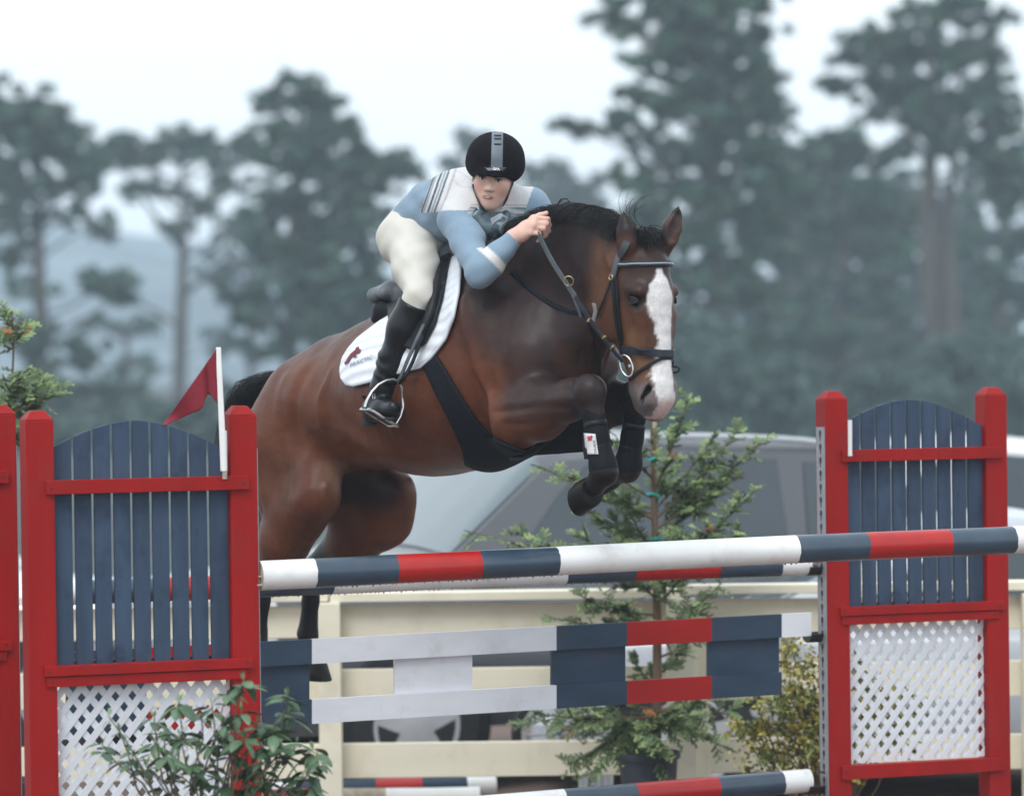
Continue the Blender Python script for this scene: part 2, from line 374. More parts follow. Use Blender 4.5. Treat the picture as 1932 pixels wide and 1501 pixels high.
pine('pine at the right edge half hidden behind the pale trunked pine', 118,
     [(1895, 330, 7), (1890, 480, 10), (1886, 640, 12), (1884, 880, 13)],
     [(1900,380,50,30,.9),(1850,370,40,24,.7),(1930,440,44,34,.8),(1820,470,40,30,.8),(1880,500,50,34,.8),(1930,560,40,44,.8),(1850,580,50,40,.8),(1890,650,56,40,.8),(1820,660,40,34,.6),(1930,700,40,40,.7),(1860,720,50,34,.5)])
pine('thin background pine between the trunks under the two tallest pines', 150,
     [(1470, 420, 5), (1475, 560, 7), (1478, 700, 8), (1480, 850, 8)],
     [(1450,440,50,34),(1510,520,46,30),(1440,590,60,36,.9),(1500,680,60,30,.6),(1410,690,50,34,.6),(1240,600,50,40,.6),(1280,680,50,40,.6)])
pine('low bushy pine whose top shows just above the horse\'s croup', 160,
     [(700, 560, 4), (702, 700, 7), (703, 860, 8)],
     [(690,560,60,30,.8),(640,600,60,36,.9),(740,640,60,46,.9),(600,660,50,34,.6),(680,680,70,36,.6)])
pine('far pine with sparse low branches left of the red flag', 150,
     [(236, 600, 5), (240, 720, 7), (240, 860, 8)],
     [(270,620,40,18,.5),(190,610,40,20,.5),(260,690,50,24,.5),(180,760,60,40,.8),(330,790,50,20,.4),(420,640,40,20,.4)])

pine('hazy pine in the second row filling the sky gap right of the rider\'s head', 150,
     [(1160, 420, 5), (1162, 560, 7), (1164, 700, 9), (1165, 860, 10)],
     [(1165,430,50,36,.8),(1150,480,60,40,.8),(1180,540,76,44,.8),(1140,600,70,40,.7),(1200,640,80,44,.7),(1150,700,80,44,.6)], base=(.055,.085,.065))
pine('hazy second row pine between the biggest dark pine and the right standard', 148,
     [(1530, 400, 5), (1532, 560, 8), (1534, 700, 9), (1535, 860, 10)],
     [(1500,350,60,40,.8),(1560,400,80,44,.9),(1470,440,70,40,.9),(1620,450,70,40,.8),(1520,500,90,44,.9),(1600,560,90,44,.8),(1440,560,70,44,.8),(1530,620,100,44,.8),(1640,650,80,44,.8),(1500,700,90,44,.7),(1420,640,60,40,.7)], base=(.055,.085,.065))
pine('hazy second row pine directly behind the right standard', 152,
     [(1720, 420, 5), (1722, 560, 8), (1724, 700, 9), (1725, 860, 10)],
     [(1700,380,60,44,.8),(1780,400,70,44,.8),(1850,440,70,44,.8),(1720,470,80,44,.9),(1800,520,90,44,.8),(1700,560,80,44,.8),(1880,560,70,44,.7),(1760,620,90,44,.8),(1860,660,80,44,.7),(1700,680,80,44,.7)], base=(.055,.085,.065))
pine('hazy second row pine behind the rider\'s seat', 155,
     [(470, 420, 5), (472, 560, 7), (474, 700, 8), (475, 860, 9)],
     [(460,440,60,36,.7),(520,500,70,36,.7),(430,520,50,30,.5),(500,580,70,36,.6),(580,560,60,36,.7),(660,600,70,36,.6),(460,660,60,30,.4)], base=(.055,.085,.065))

pine('slim bare trunked pine just left of the right standard', 128,
     [(1500, 330, 4), (1503, 500, 7), (1505, 700, 9), (1507, 900, 10)], [(1500,360,46,30,.7),(1480,420,50,30,.6),(1525,470,50,28,.6),(1490,600,40,20,.4)], base=(.055,.085,.065))
pine('slim bare trunked pine behind the keyhole post of the right standard', 132,
     [(1668, 380, 4), (1672, 520, 7), (1675, 700, 9), (1676, 900, 10)], [(1665,400,46,30,.7),(1690,450,50,30,.6),(1650,520,50,28,.6)], base=(.055,.085,.065))
pine('thin pale trunk with a small crown between the horse\'s ears and the biggest dark pine', 134,
     [(1245, 430, 4), (1240, 560, 6), (1238, 720, 8), (1236, 900, 9)], [(1240,450,44,28,.7),(1220,500,46,28,.6),(1262,560,40,24,.5)], base=(.055,.085,.065))

# low growth between the trunks: one far mass
def undergrowth():
    R_ = np.random.RandomState(77); Cs, Ks = [], []
    for k in range(2600):
        Y = R_.uniform(82, 135); s = sc_at(Y); px = R_.uniform(-60, 2000)
        lim = np.interp(px, [-60, 300, 700, 1000, 1200, 1500, 1750, 2000], [790, 800, 760, 710, 670, 670, 710, 670]) + 45*math.sin(px*.013) + 25*math.sin(px*.041)
        py = R_.uniform(lim, 900); c = np.array(P(px, py, Y)); c[2] = max(c[2], -.1); m = 60; cr = R_.uniform(14, 30)*s
        p = R_.normal(0, .5, (m, 3)); Cs.append(c + p*np.array([cr*1.3, cr, cr*.7])); t = R_.uniform(.6, 1.5)
        Ks.append(np.array((.062, .098, .088))[None]*t*R_.uniform(.7, 1.3, (m, 1)))
    C = np.concatenate(Cs); K = np.concatenate(Ks); n = len(C)
    A = R_.normal(0, 1, (n, 3)); A /= np.linalg.norm(A, axis=1)[:, None]; Bv = np.cross(A, R_.normal(0, 1, (n, 3))); Bv /= np.linalg.norm(Bv, axis=1)[:, None]
    ln = R_.uniform(.07, .15, (n, 1)); o = quads_obj('undergrowth', C, A*ln, Bv*ln*.5, K, None, NEED); tag(o, kind='stuff')
undergrowth()

# ------------------------------------------------------------------ haze
hz = bpy.data.materials.new('thin_haze'); hz.use_nodes = True; _nt = hz.node_tree
_nt.nodes.remove(_nt.nodes['Principled BSDF'])
_v = _nt.nodes.new('ShaderNodeVolumePrincipled'); _v.inputs['Color'].default_value = (.72, .88, 1.0, 1)
_v.inputs['Density'].default_value = .0013
_v.inputs['Anisotropy'].default_value = 0.0
_nt.links.new(_v.outputs[0], _nt.nodes['Material Output'].inputs['Volume'])
h = MB(); h.box((-920, -70, -1.6), (920, 900, 24)); tag(h.build('haze', hz), kind='stuff')
# ------------------------------------------------------------------ wing standards
def clip_rect(poly, x0, x1, z0, z1):
    for ax, lim, sg in ((0,x0,1),(0,x1,-1),(1,z0,1),(1,z1,-1)):
        out = []
        for i in range(len(poly)):
            a, b = poly[i-1], poly[i]; ia, ib = (a[ax]-lim)*sg >= 0, (b[ax]-lim)*sg >= 0
            if ia != ib:
                t = (lim-a[ax])/(b[ax]-a[ax]); out.append((a[0]+(b[0]-a[0])*t, a[1]+(b[1]-a[1])*t))
            if ib: out.append(b)
        poly = out
        if not poly: return []
    return poly

WSTD = .82
def standard(corner, rz, label, strip_side, top_z=1.945):
    root = empty('wing_standard', (corner.x, corner.y, 0), label, 'jump standard', 'red and navy wing standards holding the jump', rz)
    W = WSTD; pw = .098
    for k, x in enumerate((0, W-pw)):
        b = MB(); h = top_z - .032 + (.004 if k else 0); d = pw; c = .026
        b.box((x, 0, 0), (x+pw, d, h - .001))
        y0 = [(x,0),(x+pw,0),(x+pw,d),(x,d)]; y1 = [(x+c,c),(x+pw-c,c),(x+pw-c,d-c),(x+c,d-c)]
        b.add([(p[0],p[1],h) for p in y0] + [(p[0],p[1],h+.032) for p in y1], [(3,2,1,0),(4,5,6,7)] + [(i,(i+1)%4,4+(i+1)%4,4+i) for i in range(4)])
        b.buildl('post', M['red'], root, bevel=.003)
        f = MB(); f.box((x-.01 if 0 else x+.012, -.30, 0), (x+pw-.012, .42, .085)); f.buildl('foot', M['red'], root, bevel=.004)
    n = 9; x0, x1 = pw+.004, W-pw-.003; pitch = (x1-x0)/n
    top = lambda x: top_z-.04 - .1*abs(2*(x-x0)/(x1-x0) - .92)**1.75
    for i in range(n):
        a = x0 + i*pitch + (0 if i == 0 else .0055); e = x0 + (i+1)*pitch - (0 if i == n-1 else .0055)
        b = MB(); z0 = 1.03; yy = .030 + rnd.uniform(-.001, .001)
        m = (a+e)/2
        b.prism([(a,yy,z0),(e,yy,z0),(e,yy,top(e)),(m,yy,top(m)),(a,yy,top(a))], (0,.018,0))
        b.buildl('picket', M['blue'], root, bevel=.0015)
    for nm, z0, z1, yf, xa, xe in (('rail',1.658,1.706,-.018,.066,W-.034), ('rail',1.035,1.070,-.018,.05,W-.03), ('rail',.998,1.033,-.010,.06,W-.05), ('rail',.372,.428,-.016,.05,W-.035)):
        b = MB(); b.box((xa, yf, z0), (xe, .029 if z0 > 1.03 else .033, z1)); ro = b.buildl(nm, M['red'], root, bevel=.002)
        if z1-z0 > .034:
            for sx_ in (xa+.016, xe-.02):
                q = MB(); q.lathe([(.0045, 0), (.0045, .0012), (.001, .0016)], (sx_ + rnd.uniform(-.002,.002), yf-.0001, (z0+z1)/2 + rnd.uniform(-.006,.006)), (0,-1,0), 10); q.buildl('screw', M['iron'], root)
    # second set of battens carries the pickets at the back
    for bz in (1.66, 1.04):
        b = MB(); b.box((pw+.001, .052, bz), (W-pw-.001, .075, bz+.04)); b.buildl('batten', M['red'], root)
    lt = MB(); lx0, lx1, lz0, lz1 = pw+.003, W-pw-.003, .430, .996
    ang = math.atan2(.075, .060); cx, sx = math.cos(ang), math.sin(ang); pp = .0468; wd = .0238
    for layer, sg in ((0, 1), (1, -1)):
        for k in range(-30, 60):
            o = k*pp; dx, dz = cx*sg, sx; nx, nz = -dz, dx
            c = (lx0 + nx*o*(1 if sg > 0 else 1), lz0 + nz*o)
            q = [(c[0]-dx*2+nx*wd/2, c[1]-dz*2+nz*wd/2), (c[0]+dx*2+nx*wd/2, c[1]+dz*2+nz*wd/2), (c[0]+dx*2-nx*wd/2, c[1]+dz*2-nz*wd/2), (c[0]-dx*2-nx*wd/2, c[1]-dz*2-nz*wd/2)]
            q = clip_rect(q, lx0, lx1, lz0, lz1)
            if len(q) >= 3: lt.prism([(x, .036 + layer*.0042, z) for x, z in q], (0, .004, 0))
    lt.buildl('lattice', M['white'], root)
    st = MB(); xs = W+.001 if strip_side > 0 else -.001
    d = .003*strip_side
    a, e = sorted((xs, xs+d)); st.cm = 0
    st.box((a, .006, .12), (e, .084, 1.80))
    xo = xs + d + .0006*strip_side; st.cm = 1
    k = 0; z = 1.775
    while z > .2:
        for (r, zc, kind) in ((.0115, z, 0), (0, z, 1)):
            if kind == 0:
                pts = [(xo, .045+r*math.cos(t), zc+r*1.15*math.sin(t)) for t in [j*math.pi/5 for j in range(10)]]
            else: pts = [(xo, .0395, zc-.006), (xo, .0505, zc-.006), (xo, .0485, zc-.031), (xo, .0415, zc-.031)]
            st.prism(pts, (-.0004*strip_side if kind else -.0008*strip_side, 0, 0))
        z -= .054; k += 1
    st.buildl('keyhole_strip', [M['steel'], M['iron']], root)
    return root

TH = math.radians(20)
dirS = Vector((math.cos(TH), math.sin(TH), 0))
cl = P(51, 1000, 12.72)
std_front = standard(cl, TH, 'nearest wing standard at left, navy pickets over white lattice, carrying the red flag', 1)
cr = P(1560, 1000, 15.05)
std_right = standard(cr, TH, 'wing standard right of the horse with a keyhole strip on its near post', -1)
cb = P(33, 1000, 13.9) - dirS*WSTD
std_back = standard(cb, TH, 'wing standard cut off by the left edge, only its red post showing', 1)

# ------------------------------------------------------------------ poles
def pole(name, label, A, B, r, bounds, cols, mats, group='striped poles of the jump', drips=True, broken=False):
    d = (B-A); L = d.length; d.normalize(); a = Vector((0,0,1)); a = (a - d*a.dot(d)).normalized(); b = d.cross(a)
    mb = MB(); n = 28
    ts = [0] + bounds + [1]
    sd = len(label)
    def ring(t):
        c = A.lerp(B, t) + a*(.0035*math.sin(t*5+sd)) ; out = []; jt = 0 if t in (0, 1) else .0035
        for j in range(n):
            w = 2*math.pi*j/n
            rr = r*(1 + .014*mnoise.noise(Vector((t*9+sd, math.cos(w)*.8, math.sin(w)*.8))))
            out.append(c + a*math.sin(w)*rr + b*math.cos(w)*rr + d*(jt*mnoise.noise(Vector((t*400, math.cos(w)*3, math.sin(w)*3)))))
        return out
    for k in range(len(ts)-1):
        mb.cm = cols[k]; m = max(2, int((ts[k+1]-ts[k])*L/.06)); base = []
        for i in range(m+1): base += ring(ts[k] + (ts[k+1]-ts[k])*i/m)
        mb.add(base, [(i*n+j, i*n+(j+1)%n, (i+1)*n+(j+1)%n, (i+1)*n+j) for i in range(m) for j in range(n)])
    mb.cm = 3
    mb.add([A - d*.001] + ring(0), [(0, 1+(j+1)%n, 1+j) for j in range(n)])
    mb.add([B + d*.001] + ring(1), [(0, 1+j, 1+(j+1)%n) for j in range(n)])
    if broken:
        g_ = random.Random(3)
        for k in range(16):
            w = g_.uniform(0, 6.28); q = A + (a*math.sin(w) + b*math.cos(w))*r*g_.uniform(.2, .9)
            mb.tube([q + d*.02, q - d*g_.uniform(.004, .018)], [g_.uniform(.004, .011), .003], 5)
        for k in range(5):
            q = A + d*g_.uniform(.03, .09) + a*g_.uniform(-.6, .2)*r - b*r*.94
            mb.tube([q, q + d*g_.uniform(.03, .07)], [.006, .002], 5)
    o = mb.build(name, mats + [M['bare']], smooth=50, loc=A)
    tag(o, label, 'pole', group)
    if drips:
        dm = MB(); g_ = random.Random(int(L*1000)); t = .012
        while t < .99:
            q = A.lerp(B, t) - a*(r*1.0) + a*(.0035*math.sin(t*5+sd))
            s_ = g_.uniform(.0016, .0036); dm.sphere(q - a*s_*.35, (s_, s_, s_*1.2), 6, 4); t += g_.uniform(.004, .011)
        k = dm.build('water_drop', WATER, o, smooth=180); tag(k, kind='stuff')
    return o
WATER = bpy.data.materials.new('water'); WATER.use_nodes = True
_b = WATER.node_tree.nodes['Principled BSDF']; _b.inputs['Base Color'].default_value = (.16,.18,.19,1); _b.inputs['Roughness'].default_value = .03; _b.inputs['IOR'].default_value = 1.33; _b.inputs['Transmission Weight'].default_value = .35
PM = [M['pwhite'], M['pblue'], M['pred']]
def t_of_px(A, B, px):
    lo, hi = 0.0, 1.0
    f = lambda t: ((A.lerp(B, t)-CAM).dot(_r)/(A.lerp(B, t)-CAM).dot(_f))*F + 966
    for _ in range(40):
        m = (lo+hi)/2
        if f(m) < px: lo = m
        else: hi = m
    return (lo+hi)/2
pA, pB = P(489, 1083.5, 13.03), P(2022, 1013.5, 14.2)
pole('jump_pole', 'front top pole with a broken left end, thickest and nearest of the striped poles', pA, pB, .0520,
     [t_of_px(pA, pB, x) for x in (591, 745, 903, 1048, 1500, 1632, 1788, 1909)], [0,1,2,1,0,1,2,1,0], PM, broken=True)
THP = math.radians(21); dirP = Vector((math.cos(THP), math.sin(THP), 0)); nP = Vector((math.sin(THP), -math.cos(THP), 0))
B0 = P(1535, 1062, 15.12)
BP = lambda px, py, off=0.0: PL(px, py, B0 + nP*off, nP)
bA, bB = BP(105, 1117), BP(1524, 1064)
pole('jump_pole', 'rear top pole seen just under the front top pole', bA, bB, .0455,
     [t_of_px(bA, bB, x) for x in (158, 300, 437, 625, 1065, 1195, 1352, 1470)], [0,1,2,1,0,1,2,1,0], PM)
bC, bD = BP(105, 1584), BP(1526, 1473)
pole('jump_pole', 'lowest striped pole resting under the plank, at the bottom edge of the picture', bC, bD, .0475,
     [t_of_px(bC, bD, x) for x in (150, 290, 430, 590, 1063, 1198, 1352, 1474)], [0,1,2,1,0,1,2,1,0], PM, drips=False)

# plank panel between the rear standards
pr = empty('plank_panel', (*(BP(800, 1300).xy), 0), 'gate-like double plank in white, navy and red hanging under the poles', 'plank')
KM = [M['plankw'], M['plankb'], M['plankr']]
def board(name, pl, top, bot, segs, off, th, parent):
    mb = MB()
    for k, (x0, x1, c) in enumerate(segs):
        mb.cm = c
        mb.prism([BP(x0, np.interp(x0, *bot), off), BP(x1, np.interp(x1, *bot), off), BP(x1, np.interp(x1, *top), off), BP(x0, np.interp(x0, *top), off)], -nP*th)
    return mb.build(name, KM, parent)
segs = [(105,130,0),(130,280,1),(280,431,2),(431,588.5,1),(588.5,1050,0),(1050,1183.5,1),(1183.5,1343,2),(1343,1475,1)]
T1 = ((105, 1530), (1231, 1155)); T1b = ((105, 1530), (1279, 1199))
board('top_board', None, T1, T1b, segs + [(1475,1531,0)], .03, .022, pr)
T2 = ((105, 1530), (1347, 1264)); T2b = ((105, 1530), (1395, 1306))
board('lower_board', None, T2, T2b, segs, .03, .022, pr)
for x0, x1, c in ((126, 276, 1), (436, 584, 1), (745, 891, 0), (1041, 1180, 1), (1336, 1470, 1)):
    mb = MB(); mb.cm = c
    ya, yb = (lambda x: np.interp(x, *T1b) - 14), (lambda x: np.interp(x, *T2) + 14)
    mb.prism([BP(x0, yb(x0), .006), BP(x1, yb(x1), .006), BP(x1, ya(x1), .006), BP(x0, ya(x0), .006)], -nP*.018)
    mb.build('infill_panel', KM, pr)

# cups on the rear right standard, one on the front left
def cup(c, label, s=1.0, r=.05):
    root = empty('jump_cup', c, label, 'jump cup', 'iron jump cups')
    mb = MB()
    mb.box((-.012, -.035, -.05), (-.002, .035, .06)); mb.build('back_plate', M['iron'], root, loc=None) if 0 else None
    R_ = Matrix.Rotation(TH, 4, 'Z'); T_ = Matrix.Translation(c) @ R_
    a = MB(); a.box((.030, -.038, -.055), (.040, .038, .062), T_); a.build('back_plate', M['iron'], root, bevel=.003)
    b = MB(); arc = [Vector((0, r*math.cos(t), -r*math.sin(t))) for t in [math.pi*(.12+.76*k/9) for k in range(10)]]
    vs = []; 
    for p in arc:
        for x in (-.05, .036):
            vs.append(T_ @ Vector((x, p.y, p.z+.012))); vs.append(T_ @ Vector((x, p.y*1.14, p.z*1.14+.012)))
    fs = []
    for k in range(9):
        i = k*4; fs += [(i, i+4, i+6, i+2), (i+1, i+3, i+7, i+5), (i, i+1, i+5, i+4), (i+2, i+6, i+7, i+3)]
    fs += [(0,2,3,1), (36,37,39,38)]
    b.add(vs, fs); b.build('cup', M['iron'], root)
    p = MB(); p.tube([T_ @ Vector((.02, -.05, .045)), T_ @ Vector((.02, .02, .045))], .006, 8); p.build('pin', M['iron'], root)
    return root
cp = lambda x, y: BP(x, y, 0)
cup(cp(1541, 1064), 'rusty cup under the right end of the rear top pole')
cup(cp(1543, 1190), 'black cup at the right end of the plank, middle of three on its post')
cup(cp(1541, 1476), 'muddy cup holding the right end of the lowest pole')

# flag on the front left standard, and an empty holder on the right one
fY = 12.93
fl = empty('flag', P(424, 900, fY), 'small dark red pennant flag on a white stick at the nearest standard', 'flag')
mb = MB(); mb.prism([P(407, 655, fY), P(416.5, 655, fY), P(428, 885, fY), P(416, 885, fY)], (0, .018, 0)); mb.build('stick', M['pwhite'], fl, bevel=.002)
mb = MB(); mb.tube([P(422.5, 888, fY+.01), P(421.5, 812, fY+.01)], .0125, 14); mb.build('sleeve', M['pwhite'], fl, smooth=40)
mb = MB(); mb.tube([P(424, 903, fY+.01), P(424, 885, fY+.01)], .009, 8); mb.build('peg', M['bare'], fl)
fm = mat('red_cloth', (.20, .010, .022), .85, .12, 40, .0004, 300)
# cloth: sag between the top corner, the fly tip and the bottom corner
nu, nv = 22, 16; vs = []
def flagpt(u, v):
    top = (408 - u*101, 659 + u*143); bot = (412 - u*104, 765 + u*38 - 36*math.sin(u*math.pi)*(.55 if u < .3 else .2)*(1-u))
    if u < .32: bot = (bot[0], 765 - 22*math.sin(min(1, u/.2)*math.pi/2) + (0 if u < .2 else (u-.2)/.12*34))
    x = top[0]*(1-v) + bot[0]*v; y = top[1]*(1-v) + bot[1]*v
    dy = .018*math.sin(u*9 + v*1.5)*(.4+u) + (.03 if .15 < u < .24 else 0)*math.sin((u-.15)/.09*math.pi)
    return P(x, y, fY + dy)
for i in range(nu):
    for j in range(nv): vs.append(flagpt(i/(nu-1), j/(nv-1)))
mb = MB(); mb.add(vs, [(i*nv+j, (i+1)*nv+j, (i+1)*nv+j+1, i*nv+j+1) for i in range(nu-1) for j in range(nv-1)])
fo = mb.build('cloth', fm, fl, smooth=180); so = fo.modifiers.new('thick', 'SOLIDIFY'); so.thickness = .0015
mb = MB(); mb.tube([P(1603.5, 792, 15.03), P(1604, 860, 15.03)], .009, 10); tag(mb.build('flag_holder', M['pwhite'], smooth=40, loc=P(1604, 860, 15.03)), 'short empty white flag tube beside the pickets right of the keyhole post', 'flag holder')

# ------------------------------------------------------------------ cream board fence
FY = 16.9
fr = empty('fence', P(966, 1546, FY), 'cream painted board fence with square posts running behind the jump', 'fence')
def fbox(name, x0, x1, y0, y1, ya, yb, roll_comp=True):
    a = P(x0, y0, FY); b = P(x1, y0, FY); 
    mb = MB(); z1 = zf(y0); z0 = zf(y1)
    mb.box((a.x, ya, z0), (b.x, yb, z1)); return mb.build(name, M['cream'], fr, bevel=.004)
zf = lambda y: CAMZ - (y - 650.5 - 2.5)*FY/F      # heights taken near the middle of the frame
panels = [(-1400, -690), (-690, -30), (-30, 622), (622, 1283), (1283, 1945), (1945, 2610), (2610, 3300)]
for k, (x0, x1) in enumerate(panels):
    fbox('cap_rail', x0+2, x1-2, 1114 + (k % 2)*2 - (4 if x0 > 1200 else 0), 1131 + (k % 2)*2 - (4 if x0 > 1200 else 0), FY-.075, FY+.06)
    for y0, y1 in ((1140, 1203), (1262, 1330), (1400, 1466)):
        fbox('board', x0+1, x1-1, y0 + rnd.uniform(-2, 2), y1 + rnd.uniform(-2, 2), FY-.0, FY+.025)
for x in (-1400, -690, -30, 622, 1283, 1945, 2610, 3300):
    w = 21 if x != 1283 else 27
    fbox('post', x-w, x+w, 1133, 1560, FY-.105, FY-.002)
fbox('trim', 1310, 1336, 1205, 1500, FY-.018, FY-.001)
tc = P(1283, 1362, FY-.055)
mb = MB(); pts = []
w = 28*FY/F
for i in range(33):
    t = 2*math.pi*i/32; ex = abs(math.cos(t))**.3*math.copysign(1, math.cos(t)); ey = abs(math.sin(t))**.3*math.copysign(1, math.sin(t))
    pts.append(tc + Vector((ex*(w+.006), ey*.060, .004*math.sin(t*7))))
mb.tube(pts, .006, 6); tag(mb.build('cord', M['teal'], smooth=60, loc=tc), 'teal cord tied round the cream fence post behind the potted conifer', 'cord')

pcol = [M['plankb'], M['plankr'], M['pwhite'], M['bark']]
ga, gb = P(560, 1474, 17.7), P(930, 1476, 17.9); ga.z = gb.z = .0
def gpole(label, A, B, r, bounds, cols):
    return pole('ground_pole', label, A, B, r, bounds, cols, [M['pwhite'], M['plankb'], M['pred']], group='poles lying on the ground behind the fence', drips=False)
gA, gB = P(480, 1500, 17.55), P(935, 1500, 17.7); gA.z = gB.z = .055
gpole('striped pole lying on the ground just behind the fence', gA, gB, .05, [t_of_px(gA, gB, x) for x in (560, 708, 795, 880)], [0,1,2,1,0])
gA, gB = P(500, 1500, 17.25), P(905, 1500, 17.3); gA.z = gB.z = .052
gpole('brown and white pole lying closest behind the fence', gA, gB, .05, [t_of_px(gA, gB, x) for x in (640, 728)], [2,3,0])
# ------------------------------------------------------------------ cars
def glassmat(name, col, rough=.06):
    m = mat(name, col, rough, .05, 2, coat=.6, spec=.7); return m
GLASS = mat('car_glass', (.055, .07, .082), .14, .1, 2, spec=.5); SCREEN = glassmat('windscreen_glass', (.10, .14, .16), .1)
TYRE = mat('tyre_rubber', (.02, .02, .022), .8, .2, 20); RIM = mat('alloy_rim', (.50, .52, .55), .35, .06, 10, metal=.25)
TRIM = mat('black_trim', (.012, .012, .014), .5, .1, 10); LAMP = mat('headlamp_glass', (.55, .58, .6), .15, .05, 8, coat=.8)
TAIL = mat('tail_lamp', (.25, .01, .01), .2, .1, 8, coat=.8)
def paint(name, col): return mat(name, col, .32, .05, 2, coat=.7, dirt=(col[0]*.6, col[1]*.6, col[2]*.6), dirt_amt=.15)

def car(label, cat, loc, heading, paintm, L=4.5, W=1.8, H=1.5, suv=False, group='cars parked behind the fence'):
    """x forward; side surface described by S(x, u)"""
    root = empty('parked_car', loc, label, cat, group, heading)
    xf, xr = L/2*.98, -L/2*.98
    xs_ = [xr, xr+.12, xr+.45*(1 if suv else 1.6), xr+.5 if suv else xr+1.25, -.4, .25 if suv else .05, .95, xf-.35, xf-.06, xf]
    zt_ = [H*.62, H*.66 if suv else H*.70, H*.95 if suv else H*.73, H*.975 if suv else H*.965, H, H*.975, H*.66, H*.60, H*.50, H*.42]
    if suv: xs_[3] = xr+.9
    zbelt = lambda x: H*(.60 + .02*(-x/L))
    ztop = lambda x: float(np.interp(x, xs_, zt_))
    zb = .26 if not suv else .34
    wv = lambda x: W/2*(1 - .10*abs(2*x/L)**4 - .03*abs(2*x/L)**2)
    def S(x, u):
        w = wv(x); zt = ztop(x); zl = min(zbelt(x), zt-.03)
        green = max(0.0, min(1.0, (zt - zl - .05)/(H*.3)))
        wt = w*(.93 - .15*green)
        zbx = zb + (.1 if abs(x) > L/2*.9 else 0)
        cp = [(0, .93*w, zbx), (.18, 1.0*w, zbx + .35*(zl-zbx)), (.40, .985*w, zl-.05), (.47, .955*w, zl), (.74, wt, zt-.06*green-.012), (.82, .88*wt, zt-.010), (.91, .5*wt, zt+.012), (1, 0, zt+.018)]
        us = [c[0] for c in cp]
        return Vector((x, float(np.interp(u, us, [c[1] for c in cp])), float(np.interp(u, us, [c[2] for c in cp]))))
    X = np.concatenate([np.linspace(xr, xr+.5, 7), np.linspace(xr+.6, xf-.6, 40), np.linspace(xf-.5, xf, 7)]); U = [0,.09,.18,.29,.40,.435,.47,.56,.65,.74,.78,.82,.87,.91,.955,1]
    b = MB(); k = len(U); vs = []
    for x in X:
        row = [S(x, u) for u in U]; vs += row + [Vector((p.x, -p.y, p.z)) for p in row[::-1][1:]]
    m = 2*k-1; fs = [(i*m+j, (i+1)*m+j, (i+1)*m+j+1, i*m+j+1) for i in range(len(X)-1) for j in range(m-1)]
    fs += [(i*m, i*m+m-1, (i+1)*m+m-1, (i+1)*m) for i in range(len(X)-1)]
    fs += [tuple(range(m)), tuple((len(X)-1)*m+j for j in range(m-1, -1, -1))]
    b.add(vs, fs); b.buildl('body', paintm, root, smooth=35)
    def patch(name, xa, xb, ua, ub, material, nx=14, nu=8, off=.006, both=True, sides=(1,-1)):
        """xa, xb may depend on v (0 at ua, 1 at ub)"""
        out = []
        for sgn in sides:
            q = MB(); vs = []
            for i in range(nx+1):
                for j in range(nu+1):
                    v = j/nu; u = ua + (ub-ua)*v
                    x = (xa(v) if callable(xa) else xa)*(1-i/nx) + (xb(v) if callable(xb) else xb)*i/nx
                    p = S(x, u); e = 1e-3
                    n_ = (S(x+e, u)-S(x-e, u)).cross(S(x, min(1,u+e))-S(x, u-e)); n_.normalize()
                    if n_.y < -1e-6 or (abs(n_.y) <= 1e-6 and n_.z < 0): n_ = -n_
                    if n_.z < -.3: n_ = -n_
                    p = p + n_*off
                    vs.append(Vector((p.x, p.y*sgn, p.z)))
            w = nu+1; q.add(vs, [(i*w+j, (i+1)*w+j, (i+1)*w+j+1, i*w+j+1) for i in range(nx) for j in range(nu)])
            out.append(q.buildl(name, material, root, smooth=50))
        return out
    xc = .95; xrf = .25 if suv else .05
    # windscreen (both halves as one pane)
    q = MB(); vs = []; nx, nu = 10, 20
    for i in range(nx+1):
        x = xc-.06 + (xrf+.05 - xc+.06)*i/nx
        for j in range(nu+1):
            u = .765 + (1-.765)*min(1, (1-abs(2*j/nu-1))*1.0)
            p = S(x, u); sg = 1 if j < nu/2 else -1
            vs.append(Vector((p.x+.004, p.y*sg, p.z+.006)))
    w = nu+1; q.add(vs, [(i*w+j, (i+1)*w+j, (i+1)*w+j+1, i*w+j+1) for i in range(nx) for j in range(nu)]); q.buildl('windscreen', SCREEN, root, smooth=60)
    # side windows: front door, rear door, quarter
    lean = lambda x: (lambda v: x)
    rearx = xr+.55 if suv else xr+1.0
    patch('side_window', lambda v: xc-.22-(xc-xrf-.02)*v, lambda v: -.12-.03*v, .50, .725, GLASS)
    patch('side_window', -.22, lambda v: -1.12, .50, .725, GLASS)
    if suv: patch('side_window', lambda v: -1.24-.05*v, lambda v: xr+.42+.22*v, .50, .72, GLASS)
    else: patch('side_window', lambda v: -1.2, lambda v: xr+.85+.35*v, .51, .70, GLASS, nx=6)
    # rear window
    q = MB(); vs = []
    xa, xb = (xr+.16, xr+.40) if suv else (xr+.85, xr+1.2)
    for i in range(7):
        x = xa + (xb-xa)*i/6
        for j in range(13):
            u = .78 + .22*min(1, 1-abs(2*j/12-1)); p = S(x, u); vs.append(Vector((p.x-.005, p.y*(1 if j < 6 else -1), p.z+.007)))
    q.add(vs, [(i*13+j, (i+1)*13+j, (i+1)*13+j+1, i*13+j+1) for i in range(6) for j in range(12)]); q.buildl('rear_window', GLASS, root, smooth=60)
